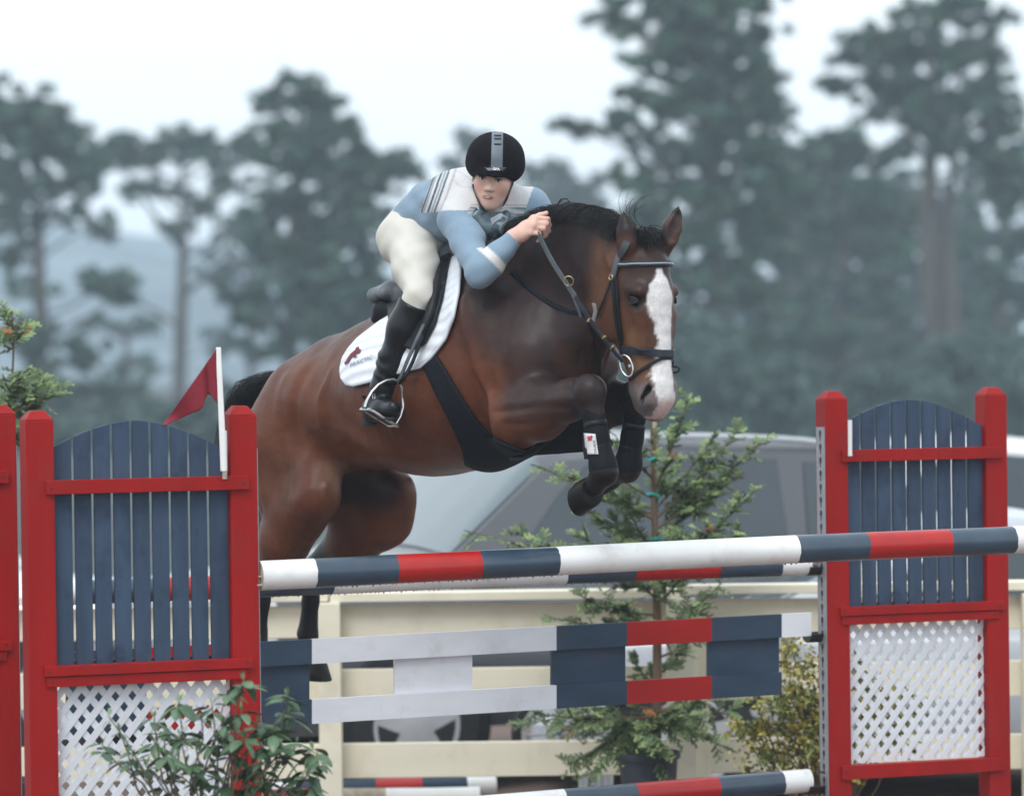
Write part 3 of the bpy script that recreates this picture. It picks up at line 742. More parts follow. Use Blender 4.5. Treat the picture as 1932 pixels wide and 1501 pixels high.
    for wx in (L*.30 if not suv else 1.15, -L*.295):
        for sg in (1, -1):
            yo = wv(wx)*sg; R_ = .34 if not suv else .37
            a = MB(); a.lathe([(R_+.06, -.22), (R_+.06, .006), (R_+.045, .010)], (wx, yo, R_), (0, sg, 0), 28); a.buildl('wheel_arch', TRIM, root)
            t = MB(); t.lathe([(R_*.62, -.2), (R_*.96, -.2), (R_, -.17), (R_, -.02), (R_*.95, .014), (R_*.66, .018)], (wx, yo, R_), (0, sg, 0), 36); to = t.buildl('tyre', TYRE, root, smooth=40)
            r = MB(); r.lathe([(R_*.655, .020), (R_*.655, .026), (R_*.60, .026), (R_*.59, .002)], (wx, yo, R_), (0, sg, 0), 36, cap=False)
            for q_ in range(5):
                w_ = 2*math.pi*q_/5 + .3; c_ = Vector((wx, yo+sg*.02, R_))
                d_ = Vector((math.cos(w_), 0, math.sin(w_))); p_ = Vector((-math.sin(w_), 0, math.cos(w_)))
                r.prism([c_ + d_*R_*.12 + p_*.06, c_ + d_*R_*.6 + p_*.046, c_ + d_*R_*.6 - p_*.046, c_ + d_*R_*.12 - p_*.06], (0, -.02*sg, 0))
            r.lathe([(R_*.27, -.01), (R_*.27, .024), (R_*.1, .03)], (wx, yo, R_), (0, sg, 0), 20)
            r.buildl('rim', RIM, root, smooth=35)
    patch('headlight', xf-.42, xf-.03, .30, .43, LAMP, nx=6, nu=4, off=.008)
    patch('tail_light', xr+.02, xr+.28, .30, .46, TAIL, nx=6, nu=4, off=.008)
    for sg in (1, -1):
        m_ = MB(); p = S(.72, .49); m_.sphere((p.x, (p.y+.10)*sg, p.z+.07), (.05, .11, .075), 12, 8); m_.buildl('mirror', paintm, root, smooth=180)
        for hx in (-.25, -1.15):
            h_ = MB(); p = S(hx, .36); h_.box((p.x-.02, p.y*sg-.01, p.z-.012), (p.x+.13, p.y*sg+.014 if sg > 0 else p.y*sg+.01, p.z+.012)) if sg > 0 else h_.box((p.x-.02, p.y*sg-.014, p.z-.012), (p.x+.13, p.y*sg+.01, p.z+.012))
            h_.buildl('door_handle', paintm, root)
        if suv:
            r_ = MB(); pts = [S(x, .775) for x in np.linspace(.0, xr+.7, 12)]
            pts = [Vector((p.x, p.y*sg, p.z + .05*math.sin(math.pi*min(1, max(0, i/11)))**.35 + .005)) for i, p in enumerate(pts)]
            r_.tube(pts, .018, 8); r_.buildl('roof_rail', TRIM if 0 else RIM, root, smooth=60)
    g_ = MB(); g_.box((xf-.05, -.5, H*.30), (xf+.012, .5, H*.42)); g_.buildl('grille', TRIM, root, bevel=.01)
    bmp = MB(); bmp.box((xf-.1, -.78, zb-.02), (xf+.05, .78, zb+.2)); bmp.buildl('bumper', paintm, root, bevel=.04); bmp = MB(); bmp.box((xr-.05, -.78, zb+.02), (xr+.1, .78, zb+.24)); bmp.buildl('bumper', paintm, root, bevel=.04)
    return root

GZ = -.15
def carat(px, py_unused, Y, local, heading):
    """place so that the local point stands on the sight line of column px at depth Y"""
    p = P(px, 1100, Y); c, s = math.cos(heading), math.sin(heading)
    return Vector((p.x - (local[0]*c - local[1]*s), p.y - (local[0]*s + local[1]*c), GZ))
hs = math.radians(180+27)
car('grey sport utility car with roof rails and tinted windows standing behind the horse', 'car', carat(780, 0, 18.9, (1.15, .92), hs), hs, paint('grey_paint', (.075, .080, .092)), 4.7, 1.86, 1.80, True)
hs = math.radians(180-4)
car('silver car with a pale windscreen just left of the right standard', 'car', carat(1392, 0, 18.3, (.95, .8), hs), hs, paint('silver_paint', (.42, .45, .50)), 3.95, 1.68, 1.42)
hs = math.radians(180+8)
car('white car farther back whose roof shows right of the right standard', 'car', carat(1760, 0, 24.0, (0, .9), hs), hs, paint('white_paint', (.74, .75, .76)), 4.5, 1.78, 1.66)
hs = math.radians(184)
car('red car at the right edge with only its front showing past the standard', 'car', carat(1925, 0, 20.7, (2.0, .9), hs), hs, paint('red_car_paint', (.42, .02, .035)), 4.3, 1.72, 1.45)
hs = math.radians(-6)
car('white car seen through the picket gaps of the left standard', 'car', carat(290, 0, 21.2, (1.9, -.85), hs), hs, paint('white_paint_two', (.72, .73, .75)), 4.4, 1.75, 1.44)

# loose things behind the fence
w_ = P(1040, 1384, 17.5); wr = empty('cart_wheel', (w_.x, w_.y, GZ), 'small silver rimmed wheel behind the fence left of the potted conifer', 'wheel')
mb = MB(); mb.lathe([(.155, -.02), (.155, .02), (.135, .02), (.135, -.02)], w_, (.35, -1, .1), 30, cap=False); mb.build('rim', RIM, wr, smooth=30)
mb = MB(); mb.lathe([(.19, -.03), (.19, .012), (.156, .014), (.156, -.03)], w_, (.35, -1, .1), 30, cap=False); mb.build('tyre', TYRE, wr, smooth=30)
mb = MB(); mb.lathe([(.02, -.03), (.02, .03)], w_, (.35, -1, .1), 12)
for k in range(6): mb.tube([w_, w_ + Vector((math.cos(k*1.047), .35*math.cos(k*1.047), math.sin(k*1.047)))*.135], .006, 6)
mb.build('hub', RIM, wr)
c0 = P(1122, 1352, 17.45); cr_ = empty('crate', (c0.x, c0.y, GZ), 'white perforated plastic crate behind the fence by the potted conifer', 'crate')
mb = MB(); wd = .15; z1 = c0.z+.06
mb.box((c0.x-wd/2, c0.y-.1, z1-.02), (c0.x+wd/2, c0.y+.1, z1)); 
for k in range(7): mb.box((c0.x-wd/2, c0.y-.105, z1-.055-k*.035), (c0.x+wd/2, c0.y-.098, z1-.035-k*.035))
for k in range(6): mb.box((c0.x-wd/2+k*wd/5-.006, c0.y-.1005, GZ), (c0.x-wd/2+k*wd/5+.006, c0.y-.094, z1-.02))
mb.build('basket', M['white'], cr_)
mb = MB(); mb.box((c0.x-wd/2, c0.y-.08, GZ+.005), (c0.x+wd/2, c0.y+.1, z1-.03)); mb.build('bin', M['white'], cr_)

# ------------------------------------------------------------------ potted conifers
LEAF = NEED.copy(); LEAF.name = 'leafy_green'; LEAF.node_tree.nodes['Principled BSDF'].inputs['Roughness'].default_value = .5
def conifer(label, Y, trunk, tips, potpx=None, seed=1, stake=None, ties=(), dens=1.0):
    s = sc_at(Y); R_ = np.random.RandomState(seed); g_ = random.Random(seed)
    foot = P(trunk[-1][0], 1500, Y); foot.z = 0
    root = empty('potted_conifer', foot, label, 'potted tree', 'young potted conifers')
    tb = MB(); tb.tube([P(x, y, Y) for x, y, r in trunk], [r*s for x, y, r in trunk], 8)
    Cs, As, Bs, Ks = [], [], [], []
    def spray(o, d, L, tone, up):
        """feathery flat spray: an axis with alternating side shoots clad in scale leaves"""
        d = d.normalized(); side = d.cross(up); side.normalize(); n = int(L/.011)
        for i in range(n):
            t = i/n; q = o + d*(L*t) - Vector((0,0,1))*(.25*L*t*t)
            sg = 1 if i % 2 else -1; ln = (L*.42)*(1-t*.85)*math.sin(min(1, t*4+.35)*1.57)
            sd = (side*sg + d*.9).normalized() + Vector((g_.uniform(-.15,.15), g_.uniform(-.15,.15), g_.uniform(-.2,.1)))
            m = max(2, int(ln/.009))
            for k in range(m):
                f = (k+.5)/m; c = q + sd*(ln*f) + Vector((0,0,-.12*ln*f*f))
                Cs.append(c); a = (sd + side*sg*.2*g_.uniform(-1,1) + up*g_.uniform(-.2,.2)).normalized()
                As.append(a*.015); Bs.append((a.cross(up)).normalized()*.0062 + up*g_.uniform(-.001,.001))
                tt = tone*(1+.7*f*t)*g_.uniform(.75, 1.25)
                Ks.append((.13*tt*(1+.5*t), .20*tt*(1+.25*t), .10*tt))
    tp = [(p[0], p[1]) for p in trunk]
    for (tx, ty, by, wt) in tips:
        dy = g_.uniform(-.28, .28); a = P(np.interp(by, [p[1] for p in tp], [p[0] for p in tp]), by, Y)
        e = P(tx, ty, Y + dy); mid = (a+e)/2 + Vector((0, 0, (-.04 if ty < by else .04)))
        pts = [a*(1-t)**2 + mid*2*t*(1-t) + e*t*t for t in [k/9 for k in range(10)]]
        tb.tube(pts, [.006*(1-.8*k/9)+.001 for k in range(10)], 5)
        Lb = (e-a).length; nn = max(5, int(Lb/.021*wt*dens))
        for k in range(nn):
            t = .18 + .82*(k+g_.random())/nn; i = min(8, int(t*9)); q = pts[i].lerp(pts[i+1], t*9-i)
            d = (pts[i+1]-pts[i]).normalized(); r_ = Vector((g_.gauss(0,1), g_.gauss(0,1), g_.gauss(0,.6))).normalized()
            sd = (d*.9 + r_*.9).normalized(); up = Vector((g_.uniform(-.3,.3), g_.uniform(-.9,.1), 1)).normalized()
            brown = g_.random() < .015
            L_ = (.05 + .09*(1-t*.6))*g_.uniform(.6, 1.15)
            spray(q, sd, L_, g_.uniform(.55, 1.25), up)
            if brown:
                for z in range(-25, 0): Ks[z] = (.30, .13, .04)
    tb.build('trunk', M['bark'], root, smooth=60)
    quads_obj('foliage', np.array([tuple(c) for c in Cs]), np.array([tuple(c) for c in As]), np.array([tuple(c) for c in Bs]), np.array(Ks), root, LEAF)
    if potpx:
        x, y, w, yb = potpx; c = P(x, y, Y); r = w/2*s; z0 = max(0.0, P(x, yb, Y).z)
        pb = MB(); pb.lathe([(r*.78, 0), (r*.96, c.z-.03), (r*1.05, c.z-.028), (r*1.06, c.z), (r*.97, c.z+.001), (r*.93, c.z-.03), (0.01, c.z-.03)], (c.x, c.y, 0), (0,0,1), 40)
        pb.build('pot', M['pot'], root, smooth=35)
    if stake:
        x0, y0, x1, y1 = stake; q = MB(); q.tube([P(x0, y0, Y+.03), P(x1, y1, Y+.03)], .011, 6); q.build('stake', M['stake'], root)
    for (x, y) in ties:
        q = MB(); c = P(x, y, Y+.012); q.tube([c + Vector((math.cos(t)*.022, math.sin(t)*.026, .004*math.sin(3*t))) for t in np.linspace(0, 6.28, 14)], .0065, 6)
        q.tube([c + Vector((.018,-.02,0)), c + Vector((.035,-.03,-.012)), c + Vector((.03,-.03,-.035))], .003, 5); q.build('tie', M['teal'], root)
    return root
tips = [(1232,775,900,.6),(1298,752,930,1),(1340,830,960,1),(1395,808,980,1.2),(1440,828,1000,1.3),(1385,900,1010,1.2),(1420,930,1080,1.2),(1400,1000,1090,1),(1330,900,1000,1.3),(1340,1010,1120,1.2),
        (1160,820,900,1),(1125,860,940,1.1),(1020,880,960,.6),(1070,900,970,.8),(1110,960,1030,1.2),(1150,1000,1080,1.4),(1090,1010,1060,1.2),(875,1000,1060,.35),(960,1000,1075,.7),(985,1030,1085,.9),(1130,900,980,1.2),
        (1180,950,1040,1.3),(1290,960,1050,1.3),(1280,870,950,1.1),(1270,1010,1100,1.3),(1190,1060,1130,1.4),(1120,1075,1110,1.2),(1300,1060,1140,1.3),
        (1090,1120,1160,1.2),(1045,1165,1180,.6),(1080,1180,1190,.9),(1140,1180,1200,1.3),(1180,1140,1200,1.3),(1300,1140,1200,1.2),(1360,1100,1190,1),(1340,1180,1240,1),(1290,1220,1270,1.1),(1200,1250,1290,1.2),
        (1150,1280,1310,1),(1300,1300,1340,1),(1360,1290,1350,1),(1410,1330,1350,.6),(1240,1340,1370,1),(1100,1340,1340,1),(1010,1345,1350,.8),(985,1365,1350,.6),(1060,1380,1360,1),(1070,1445,1370,.8),(1110,1470,1370,.8),(1140,1400,1365,1.2),
        (1180,1380,1350,1.3),(1215,1400,1370,1.2),(1240,1450,1380,.9),(1300,1380,1370,1),(1370,1410,1375,.8),(1270,1350,1350,1.2),(1320,1340,1350,1)]
conifer('potted feathery conifer tied to a stake with teal ties beneath the horse\'s head', 16.35,
        [(1229,800,2),(1232,900,4),(1236,1020,6),(1240,1150,8),(1240,1280,9),(1238,1400,10),(1236,1430,11)], tips, (1223,1417,116,1600), 5, (1236,785,1240,1420), [(1234,866),(1230,932),(1238,1016),(1228,1196),(1232,1368)])
conifer('young conifer top with yellowed tips poking up behind the left standards', 15.6,
        [(22,586,1.2),(26,640,1.6),(24,700,2.2),(28,760,3),(27,860,4),(27,1100,6),(27,1470,8)],
        [(6,592,612,.7),(44,600,620,.7),(12,615,650,.4),(50,610,640,.4),(5,640,655,.5),(40,705,728,1),(62,712,740,1),(110,727,775,1.3),(85,716,770,1.2),(5,705,745,1.2),(0,735,770,1.2),(60,745,790,1.2),(15,775,810,1.2),(60,780,830,1),(-10,760,800,1),(35,700,760,1.3),(-40,800,850,1),(-20,690,730,.9),(30,800,850,1.2)], (27,1470,110,1600), 9, dens=1.0)

# ------------------------------------------------------------------ yellow-green shrub
def shrub(label, Y, blobs, nleaf, seed=3):
    s = sc_at(Y); R_ = np.random.RandomState(seed); c = P(1560, 1500, Y); c.z = 0
    root = empty('shrub', c, label, 'shrub'); tb = MB(); g_ = random.Random(seed)
    Cs, Ks = [], []
    for (bx, by, rx, ry, d) in blobs:
        c0 = np.array(P(bx, by, Y)); 
        for k in range(int(rx*ry/125*d)):
            q = R_.normal(0, .5, 3); nq = np.linalg.norm(q)
            if nq > 1: q /= nq
            cc = c0 + q*np.array([rx*s, rx*s, ry*s]); m = 22; cl = R_.normal(0, .022, (m, 3))
            Cs.append(cc + cl); t = R_.uniform(.5, 1.4); yel = R_.random() < .55
            Ks.append((np.array((.46,.40,.10) if yel else (.20,.24,.08))*t)[None]*R_.uniform(.6, 1.35, (m, 1)))
            if R_.random() < .25:
                v = Vector(cc); b0 = Vector((c.x + g_.uniform(-.1,.1), c.y, max(.0, 0))); tb.tube([b0, (b0+v)/2 + Vector((g_.uniform(-.05,.05), 0, .05)), v], [.006, .004, .0015], 4)
    C = np.concatenate(Cs); K = np.concatenate(Ks); n = len(C)
    A = R_.normal(0, 1, (n, 3)); A /= np.linalg.norm(A, axis=1)[:, None]; B = np.cross(A, R_.normal(0, 1, (n, 3))); B /= np.linalg.norm(B, axis=1)[:, None]
    tb.build('stem', M['bark'], root); quads_obj('foliage', C, A*R_.uniform(.009, .017, (n, 1)), B*.0075, K, root, LEAF, 'leaf')
shrub('loose yellow-green small leaved bush in front of the fence by the right standard', 15.9,
      [(1500,1260,40,50,1),(1470,1330,60,40,1),(1430,1370,60,34,.9),(1530,1350,60,70,1.1),(1600,1330,80,90,1),(1680,1360,60,90,.8),(1450,1430,60,30,.6),(1550,1440,80,50,.9),(1500,1400,70,50,1),(1480,1215,30,24,.5)], 0)

# ------------------------------------------------------------------ rhododendron in the foreground
def rhodo(label, Y, whorls, base):
    s = sc_at(Y); g_ = random.Random(21); c = P(380, 1500, Y); c.z = 0
    root = empty('rhododendron', c, label, 'shrub'); st = MB(); lf = MB()
    lmats = [mat('rhododendron_leaf_dark', (.035, .080, .036), .38, .25, 12, coat=.2), mat('rhododendron_leaf', (.080, .15, .075), .42, .25, 12, coat=.15), mat('rhododendron_leaf_pale', (.15, .22, .10), .5, .2, 12)]
    def leaf(o, d, L, w, droop, ci):
        d = d.normalized(); up = Vector((0,0,1)); side = d.cross(up)
        if side.length < .1: side = Vector((1,0,0))
        side.normalize(); n = 8; vs = []; p = Vector(o); dirv = d.copy()
        tw = g_.uniform(-.5, .5)
        for i in range(n+1):
            t = i/n; wd = w*max(.02, math.sin(math.pi*min(1, (t*.93+.04)))**.75)
            if t < .14: wd = .0016
            nn = dirv.cross(side).normalized(); sv = side*math.cos(tw) + nn*math.sin(tw)
            fold = nn*(.22*wd)
            vs += [p - sv*wd + fold, p - sv*wd*.5 + fold*.35, p.copy(), p + sv*wd*.5 + fold*.35, p + sv*wd + fold]
            p = p + dirv*(L/n); dirv = (dirv + Vector((0,0,-1))*droop/n).normalized()
        lf.cm = ci; lf.add(vs, [(i*5+j, i*5+j+1, i*5+j+6, i*5+j+5) for i in range(n) for j in range(4)])
    for (x, y, sc_) in whorls:
        dy = g_.uniform(-.18, .14); tip = P(x, y, Y + dy); b = P(base[0] + (x-380)*.35, base[1] + g_.uniform(0, 60), Y + dy*.3)
        m1 = b.lerp(tip, .5) + Vector((g_.uniform(-.05,.05), 0, g_.uniform(-.02,.03))); m2 = b.lerp(tip, .8) + Vector((g_.uniform(-.02,.02), 0, 0))
        st.tube([b, m1, m2, tip], [.0045, .0034, .0026, .0020], 6)
        nl = int(7*sc_) + g_.choice((0,1,2)); a0 = g_.uniform(0, 6.28); new = g_.random() < .4
        for k in range(nl):
            a = a0 + k*2.4; el = g_.uniform(-.35, .5)
            d = Vector((math.cos(a), math.sin(a)*.9, el)); ci = 1 if g_.random() < .55 else 0
            leaf(tip - Vector((0,0,g_.uniform(0,.025))), d, g_.uniform(.062, .10)*sc_, g_.uniform(.013, .019)*sc_, g_.uniform(.6, 1.9), ci)
        for k in range(3 if new else 2):
            leaf(tip, Vector((g_.uniform(-.5,.5), g_.uniform(-.5,.5), 1)), g_.uniform(.02, .038), .005, .5, 2)
        if g_.random() < .7:
            mt = b.lerp(tip, .55); 
            for k in range(3): leaf(m2.lerp(m1, g_.random()), Vector((g_.uniform(-1,1), g_.uniform(-1,1), .2)), g_.uniform(.05,.075), .011, 1.5, 0 if k else 1)
    st.build('stem', mat('green_brown_stem', (.11, .10, .055), .7, .3, 20), root, smooth=60); lf.build('foliage', lmats, root, smooth=180)
W_ = [(459,1284,1.1),(541,1312,1.0),(590,1412,1.0),(400,1330,.9),(337,1322,1.05),(291,1352,.9),(193,1404,.85),(226,1378,.5),(205,1350,.4),(250,1428,1.1),(291,1399,1),(339,1385,1),(409,1391,1),(455,1340,1.1),(495,1401,1),(530,1426,1.1),(576,1452,1),(382,1450,1),(312,1420,1),(436,1418,1.1),(485,1364,1.1),(560,1400,1.05),(517,1375,1.1),(420,1366,.9),(476,1440,1.1),(275,1444,1),(366,1391,.9),(600,1432,.8),(545,1345,1),(430,1300,.8),(350,1440,1),(500,1470,1),(545,1478,1),(420,1480,1),(590,1480,.9),(460,1390,1),(530,1400,1),(310,1376,.9),(380,1345,.8)]
rhodo('glossy leaved rhododendron bush in front of the left standard at the bottom of the picture', 12.05, W_, (385, 1560))
# ------------------------------------------------------------------ implicit surfaces
class SDF:
    def __init__(s): s.pr = []
    def cone(s, a, b, ra, rb, k=.03, sq=None, op='add'):
        s.pr.append(('c', np.array(a, float), np.array(b, float), ra, rb, k, sq, op)); return s
    def chain(s, pts, rad, k=.03, sq=None, op='add'):
        for i in range(len(pts)-1): s.cone(pts[i], pts[i+1], rad[i], rad[i+1], k, sq, op)
        return s
    def ell(s, c, ax, k=.03, op='add'):
        """ax: three half-axis vectors"""
        A = np.array([np.array(v, float) for v in ax]); L = np.linalg.norm(A, axis=1)
        s.pr.append(('e', np.array(c, float), A/L[:, None], L, None, k, None, op)); return s
    def ball(s, c, r, k=.03, op='add'):
        return s.cone(c, c, r, r, k, None, op)
    def one(s, pr, p):
        t, a = pr[0], pr[1]
        if t == 'c':
            b, ra, rb, sq = pr[2], pr[3], pr[4], pr[6]
            pa = p - a; ba = b - a
            if sq is not None:
                ax, q = sq; ax = np.array(ax)
                pa = pa + (pa @ ax)[:, None]*ax*(1/q-1); ba = ba + ax*(ba @ ax)*(1/q-1)
            l2 = ba @ ba
            h = np.clip((pa @ ba)/l2, 0, 1) if l2 > 1e-12 else np.zeros(len(p))
            return np.linalg.norm(pa - h[:, None]*ba, axis=1) - (ra + (rb-ra)*h)
        A, L = pr[2], pr[3]; q = (p - a) @ A.T; k0 = np.linalg.norm(q/L, axis=1); k1 = np.linalg.norm(q/(L*L), axis=1)
        return k0*(k0-1)/np.maximum(k1, 1e-9)
    def bound(s, pr):
        if pr[0] == 'c':
            q = 1.0
            if pr[6] is not None: q = max(1.0, pr[6][1])
            c = (pr[1]+pr[2])/2; return c, np.linalg.norm(pr[2]-pr[1])/2 + max(pr[3], pr[4])*q
        return pr[1], max(pr[3])
    def ev(s, p, margin=.12):
        d = np.full(len(p), 1.0)
        for pr in s.pr:
            c, r = s.bound(pr); k = pr[5]
            m = np.nonzero(((p-c)**2).sum(1) < (r+margin+k)**2)[0]
            if not len(m): continue
            di = s.one(pr, p[m]); dd = d[m]
            if pr[7] == 'add':
                h = np.maximum(k - np.abs(dd-di), 0)/max(k, 1e-9); d[m] = np.minimum(dd, di) - h*h*k*.25
            else:
                di = -di; h = np.maximum(k - np.abs(dd-di), 0)/max(k, 1e-9); d[m] = np.maximum(dd, di) + h*h*k*.25
        return d
    def mesh(s, h, post=None):
        lo = np.min([s.bound(q)[0]-s.bound(q)[1] for q in s.pr if q[7] == 'add'], 0) - 3*h
        hi = np.max([s.bound(q)[0]+s.bound(q)[1] for q in s.pr if q[7] == 'add'], 0) + 3*h
        B = 8; nb = np.ceil((hi-lo)/h/B).astype(int) + 1; n = nb*B
        g = [lo[i] + (np.arange(nb[i])*B + B/2)*h for i in range(3)]
        G = np.stack(np.meshgrid(*g, indexing='ij'), -1).reshape(-1, 3)
        Dc = s.ev(G, margin=B*h*1.6).reshape(nb)
        act = np.abs(Dc) < B*h*1.25
        D = np.repeat(np.repeat(np.repeat(np.sign(Dc)*1.0, B, 0), B, 1), B, 2).astype(np.float32)
        A = np.repeat(np.repeat(np.repeat(act, B, 0), B, 1), B, 2)
        idx = np.argwhere(A); ch = 400000
        for c in range(0, len(idx), ch):
            I = idx[c:c+ch]; p = lo + I*h; v = s.ev(p)
            if post is not None: v = post(p, v)
            D[I[:,0], I[:,1], I[:,2]] = v
        S = D < 0
        mn = S[:-1,:-1,:-1].copy(); mx = mn.copy()
        for dx in (0,1):
            for dy in (0,1):
                for dz in (0,1):
                    q = S[dx:n[0]-1+dx, dy:n[1]-1+dy, dz:n[2]-1+dz]; mn &= q; mx |= q
        cell = mx & ~mn; ci = np.argwhere(cell); vid = np.full(cell.shape, -1, np.int64); vid[cell] = np.arange(len(ci))
        acc = np.zeros((len(ci), 3)); cnt = np.zeros(len(ci))
        corners = [(0,0,0),(1,0,0),(0,1,0),(1,1,0),(0,0,1),(1,0,1),(0,1,1),(1,1,1)]
        for a in range(8):
            for b in range(a+1, 8):
                ca, cb = np.array(corners[a]), np.array(corners[b])
                if np.abs(ca-cb).sum() != 1: continue
                ia, ib = ci+ca, ci+cb; da = D[ia[:,0],ia[:,1],ia[:,2]]; db = D[ib[:,0],ib[:,1],ib[:,2]]
                m = (da < 0) != (db < 0); t = np.where(m, da/np.where(m, da-db, 1), 0)
                acc += np.where(m[:,None], ca + (cb-ca)*t[:,None], 0); cnt += m
        V = lo + (ci + acc/cnt[:,None])*h
        Fs = []
        for ax in range(3):
            o = [1 if i != ax else 0 for i in range(3)]
            s0 = S[o[0]:n[0]-1, o[1]:n[1]-1, o[2]:n[2]-1]
            sh = [slice(o[i] + (1 if i == ax else 0), n[i]-1 + (1 if i == ax else 0)) for i in range(3)]
            s1 = S[sh[0], sh[1], sh[2]]
            E = np.argwhere(s0 != s1); flip = s0[E[:,0],E[:,1],E[:,2]]; E = E + o
            u, v = [i for i in range(3) if i != ax]; eu = np.eye(3, dtype=int)[u]; ev_ = np.eye(3, dtype=int)[v]
            q = [vid[tuple((E - x).T)] for x in (eu+ev_, ev_, eu*0, eu)]
            Q = np.stack(q, 1); fl = flip if ax != 1 else ~flip
            Q[~fl] = Q[~fl][:, ::-1]; Fs.append(Q[(Q >= 0).all(1)])
        return V, np.concatenate(Fs)

def smooth_mesh(V, Fq, it=2, lam=.5):
    e = np.concatenate([Fq[:, [0,1]], Fq[:, [1,2]], Fq[:, [2,3]], Fq[:, [3,0]]])
    for k in range(it):
        for l in (lam, -lam*1.04):
            a = np.zeros_like(V); c = np.zeros(len(V))
            np.add.at(a, e[:,0], V[e[:,1]]); np.add.at(a, e[:,1], V[e[:,0]]); np.add.at(c, e[:,0], 1); np.add.at(c, e[:,1], 1)
            V = V + (a/np.maximum(c, 1)[:,None] - V)*l
    return V

def raw_obj(name, V, Fq, mats, parent, col=None, attr='coat', mi=None):
    me = bpy.data.meshes.new(name); off = np.zeros(3); q = parent
    while q is not None: off = off + np.array(q.location); q = q.parent
    n, k = len(V), Fq.shape[1]; m = len(Fq)
    me.vertices.add(n); me.vertices.foreach_set('co', (V-off).astype(np.float32).ravel())
    me.loops.add(m*k); me.loops.foreach_set('vertex_index', Fq.astype(np.int32).ravel())
    me.polygons.add(m); me.polygons.foreach_set('loop_start', np.arange(0, m*k, k, dtype=np.int32))
    try: me.polygons.foreach_set('loop_total', np.full(m, k, dtype=np.int32))
    except Exception: pass
    for x in (mats if isinstance(mats, (list, tuple)) else [mats]): me.materials.append(x)
    if mi is not None: me.polygons.foreach_set('material_index', mi.astype(np.int32))
    me.update(calc_edges=True)
    me.polygons.foreach_set('use_smooth', np.ones(m, bool))
    if col is not None:
        at = me.attributes.new(attr, 'FLOAT_COLOR', 'POINT'); at.data.foreach_set('color', np.concatenate([col, np.ones((n,1))], 1).astype(np.float32).ravel())
    me.update(); me.validate()
    o = bpy.data.objects.new(name, me); COL.objects.link(o)
    if parent is not None: o.parent = parent
    return o
def seg_d(p, a, b):
    a = np.array(a, float); b = np.array(b, float); ba = b-a; h = np.clip(((p-a) @ ba)/max(ba @ ba, 1e-12), 0, 1)
    return np.linalg.norm(p-a-h[:,None]*ba, axis=1), h
def chain_d(p, pts):
    return np.min([seg_d(p, pts[i], pts[i+1])[0] for i in range(len(pts)-1)], 0)
def ss(x, a, b):
    t = np.clip((x-a)/(b-a), 0, 1); return t*t*(3-2*t)
def vnoise(p, f, seed=0.0):
    """cheap smooth noise from summed sines"""
    q = p*f + seed; r = np.zeros(len(p))
    for k, (w, d) in enumerate(((1, (1.0,.7,-.4)), (1.7, (-.5,1.1,.8)), (2.6, (.9,-.8,1.2)), (3.9, (-1.2,.5,-.9)))):
        r += np.sin((q @ np.array(d))*w + 1.3*k + 1.7*np.sin((q @ np.array((d[1], d[2], d[0])))*w*.8 + k))/ (1+k*.6)
    return r/2.4

# ------------------------------------------------------------------ horse
PSI = math.radians(40)
hh = Vector((math.sin(PSI), -math.cos(PSI), 0)); hr = Vector((-math.cos(PSI), -math.sin(PSI), 0)); UP = Vector((0,0,1))
H0 = P(925, 455, 13.85)
def HS(px, py, lat=0.0):
    """point at the given sideways distance (towards the horse's right) from its middle plane"""
    return PL(px, py, H0 + hr*lat, hr)
def HC(px, py, lat=0.0):
    """same, but the pixel is that of the middle-plane point below the offset one"""
    return HS(px, py) + hr*lat
hrn = np.array(hr)
A_ = lambda v: np.array(tuple(v))
B = SDF()
sqb = (hrn, .86)
# trunk
B.chain([HC(590,800), HC(640,768), HC(720,748), HC(820,730), HC(900,706), HC(965,680)], [.225,.245,.268,.315,.345,.33], .06, sqb)
B.chain([HC(965,680), HC(1015,655)], [.33,.27], .06, (hrn, .78))
B.chain([HC(560,745), HC(640,700), HC(760,640), HC(860,560), HC(920,500)], [.10,.10,.11,.10,.075], .09, (hrn, .8))      # back and withers
B.chain([HC(1000,600), HC(1045,655), HC(1050,700)], [.20,.19,.15], .07, (hrn, 1.0))                 # breast
for sg in (1, -1):
    B.chain([HC(598,760,.09*sg), HC(583,830,.12*sg), HC(592,920,.13*sg)], [.16,.165,.15], .08, (hrn, .82))   # haunch
    B.chain([HC(650,755,.15*sg), HC(690,780,.13*sg)], [.09,.09], .12)       # point of hip
    B.chain([HC(930,520,.06*sg), HC(985,600,.14*sg), HC(1040,680,.155*sg)], [.09,.115,.11], .07)    # shoulder
    B.ell(A_(HC(820,750,.10*sg)), [hh*.36, hr*.215, UP*.27], .08)            # ribs
    # chest muscle
    B.ball(A_(HC(1062,680,.09*sg)), .105, .06)
# neck
B.chain([HC(965,590), HC(1025,556), HC(1075,520), HC(1122,500), HC(1165,496)], [.275,.25,.215,.175,.125], .06, (hrn, .47))
B.chain([HC(930,502), HC(985,462), HC(1040,436), HC(1105,424), HC(1160,442), HC(1192,468)], [.05,.05,.05,.055,.055,.045], .06, (hrn, .62))    # crest
B.chain([HC(1120,540), HC(1108,620), HC(1078,690)], [.08,.085,.09], .07)    # windpipe
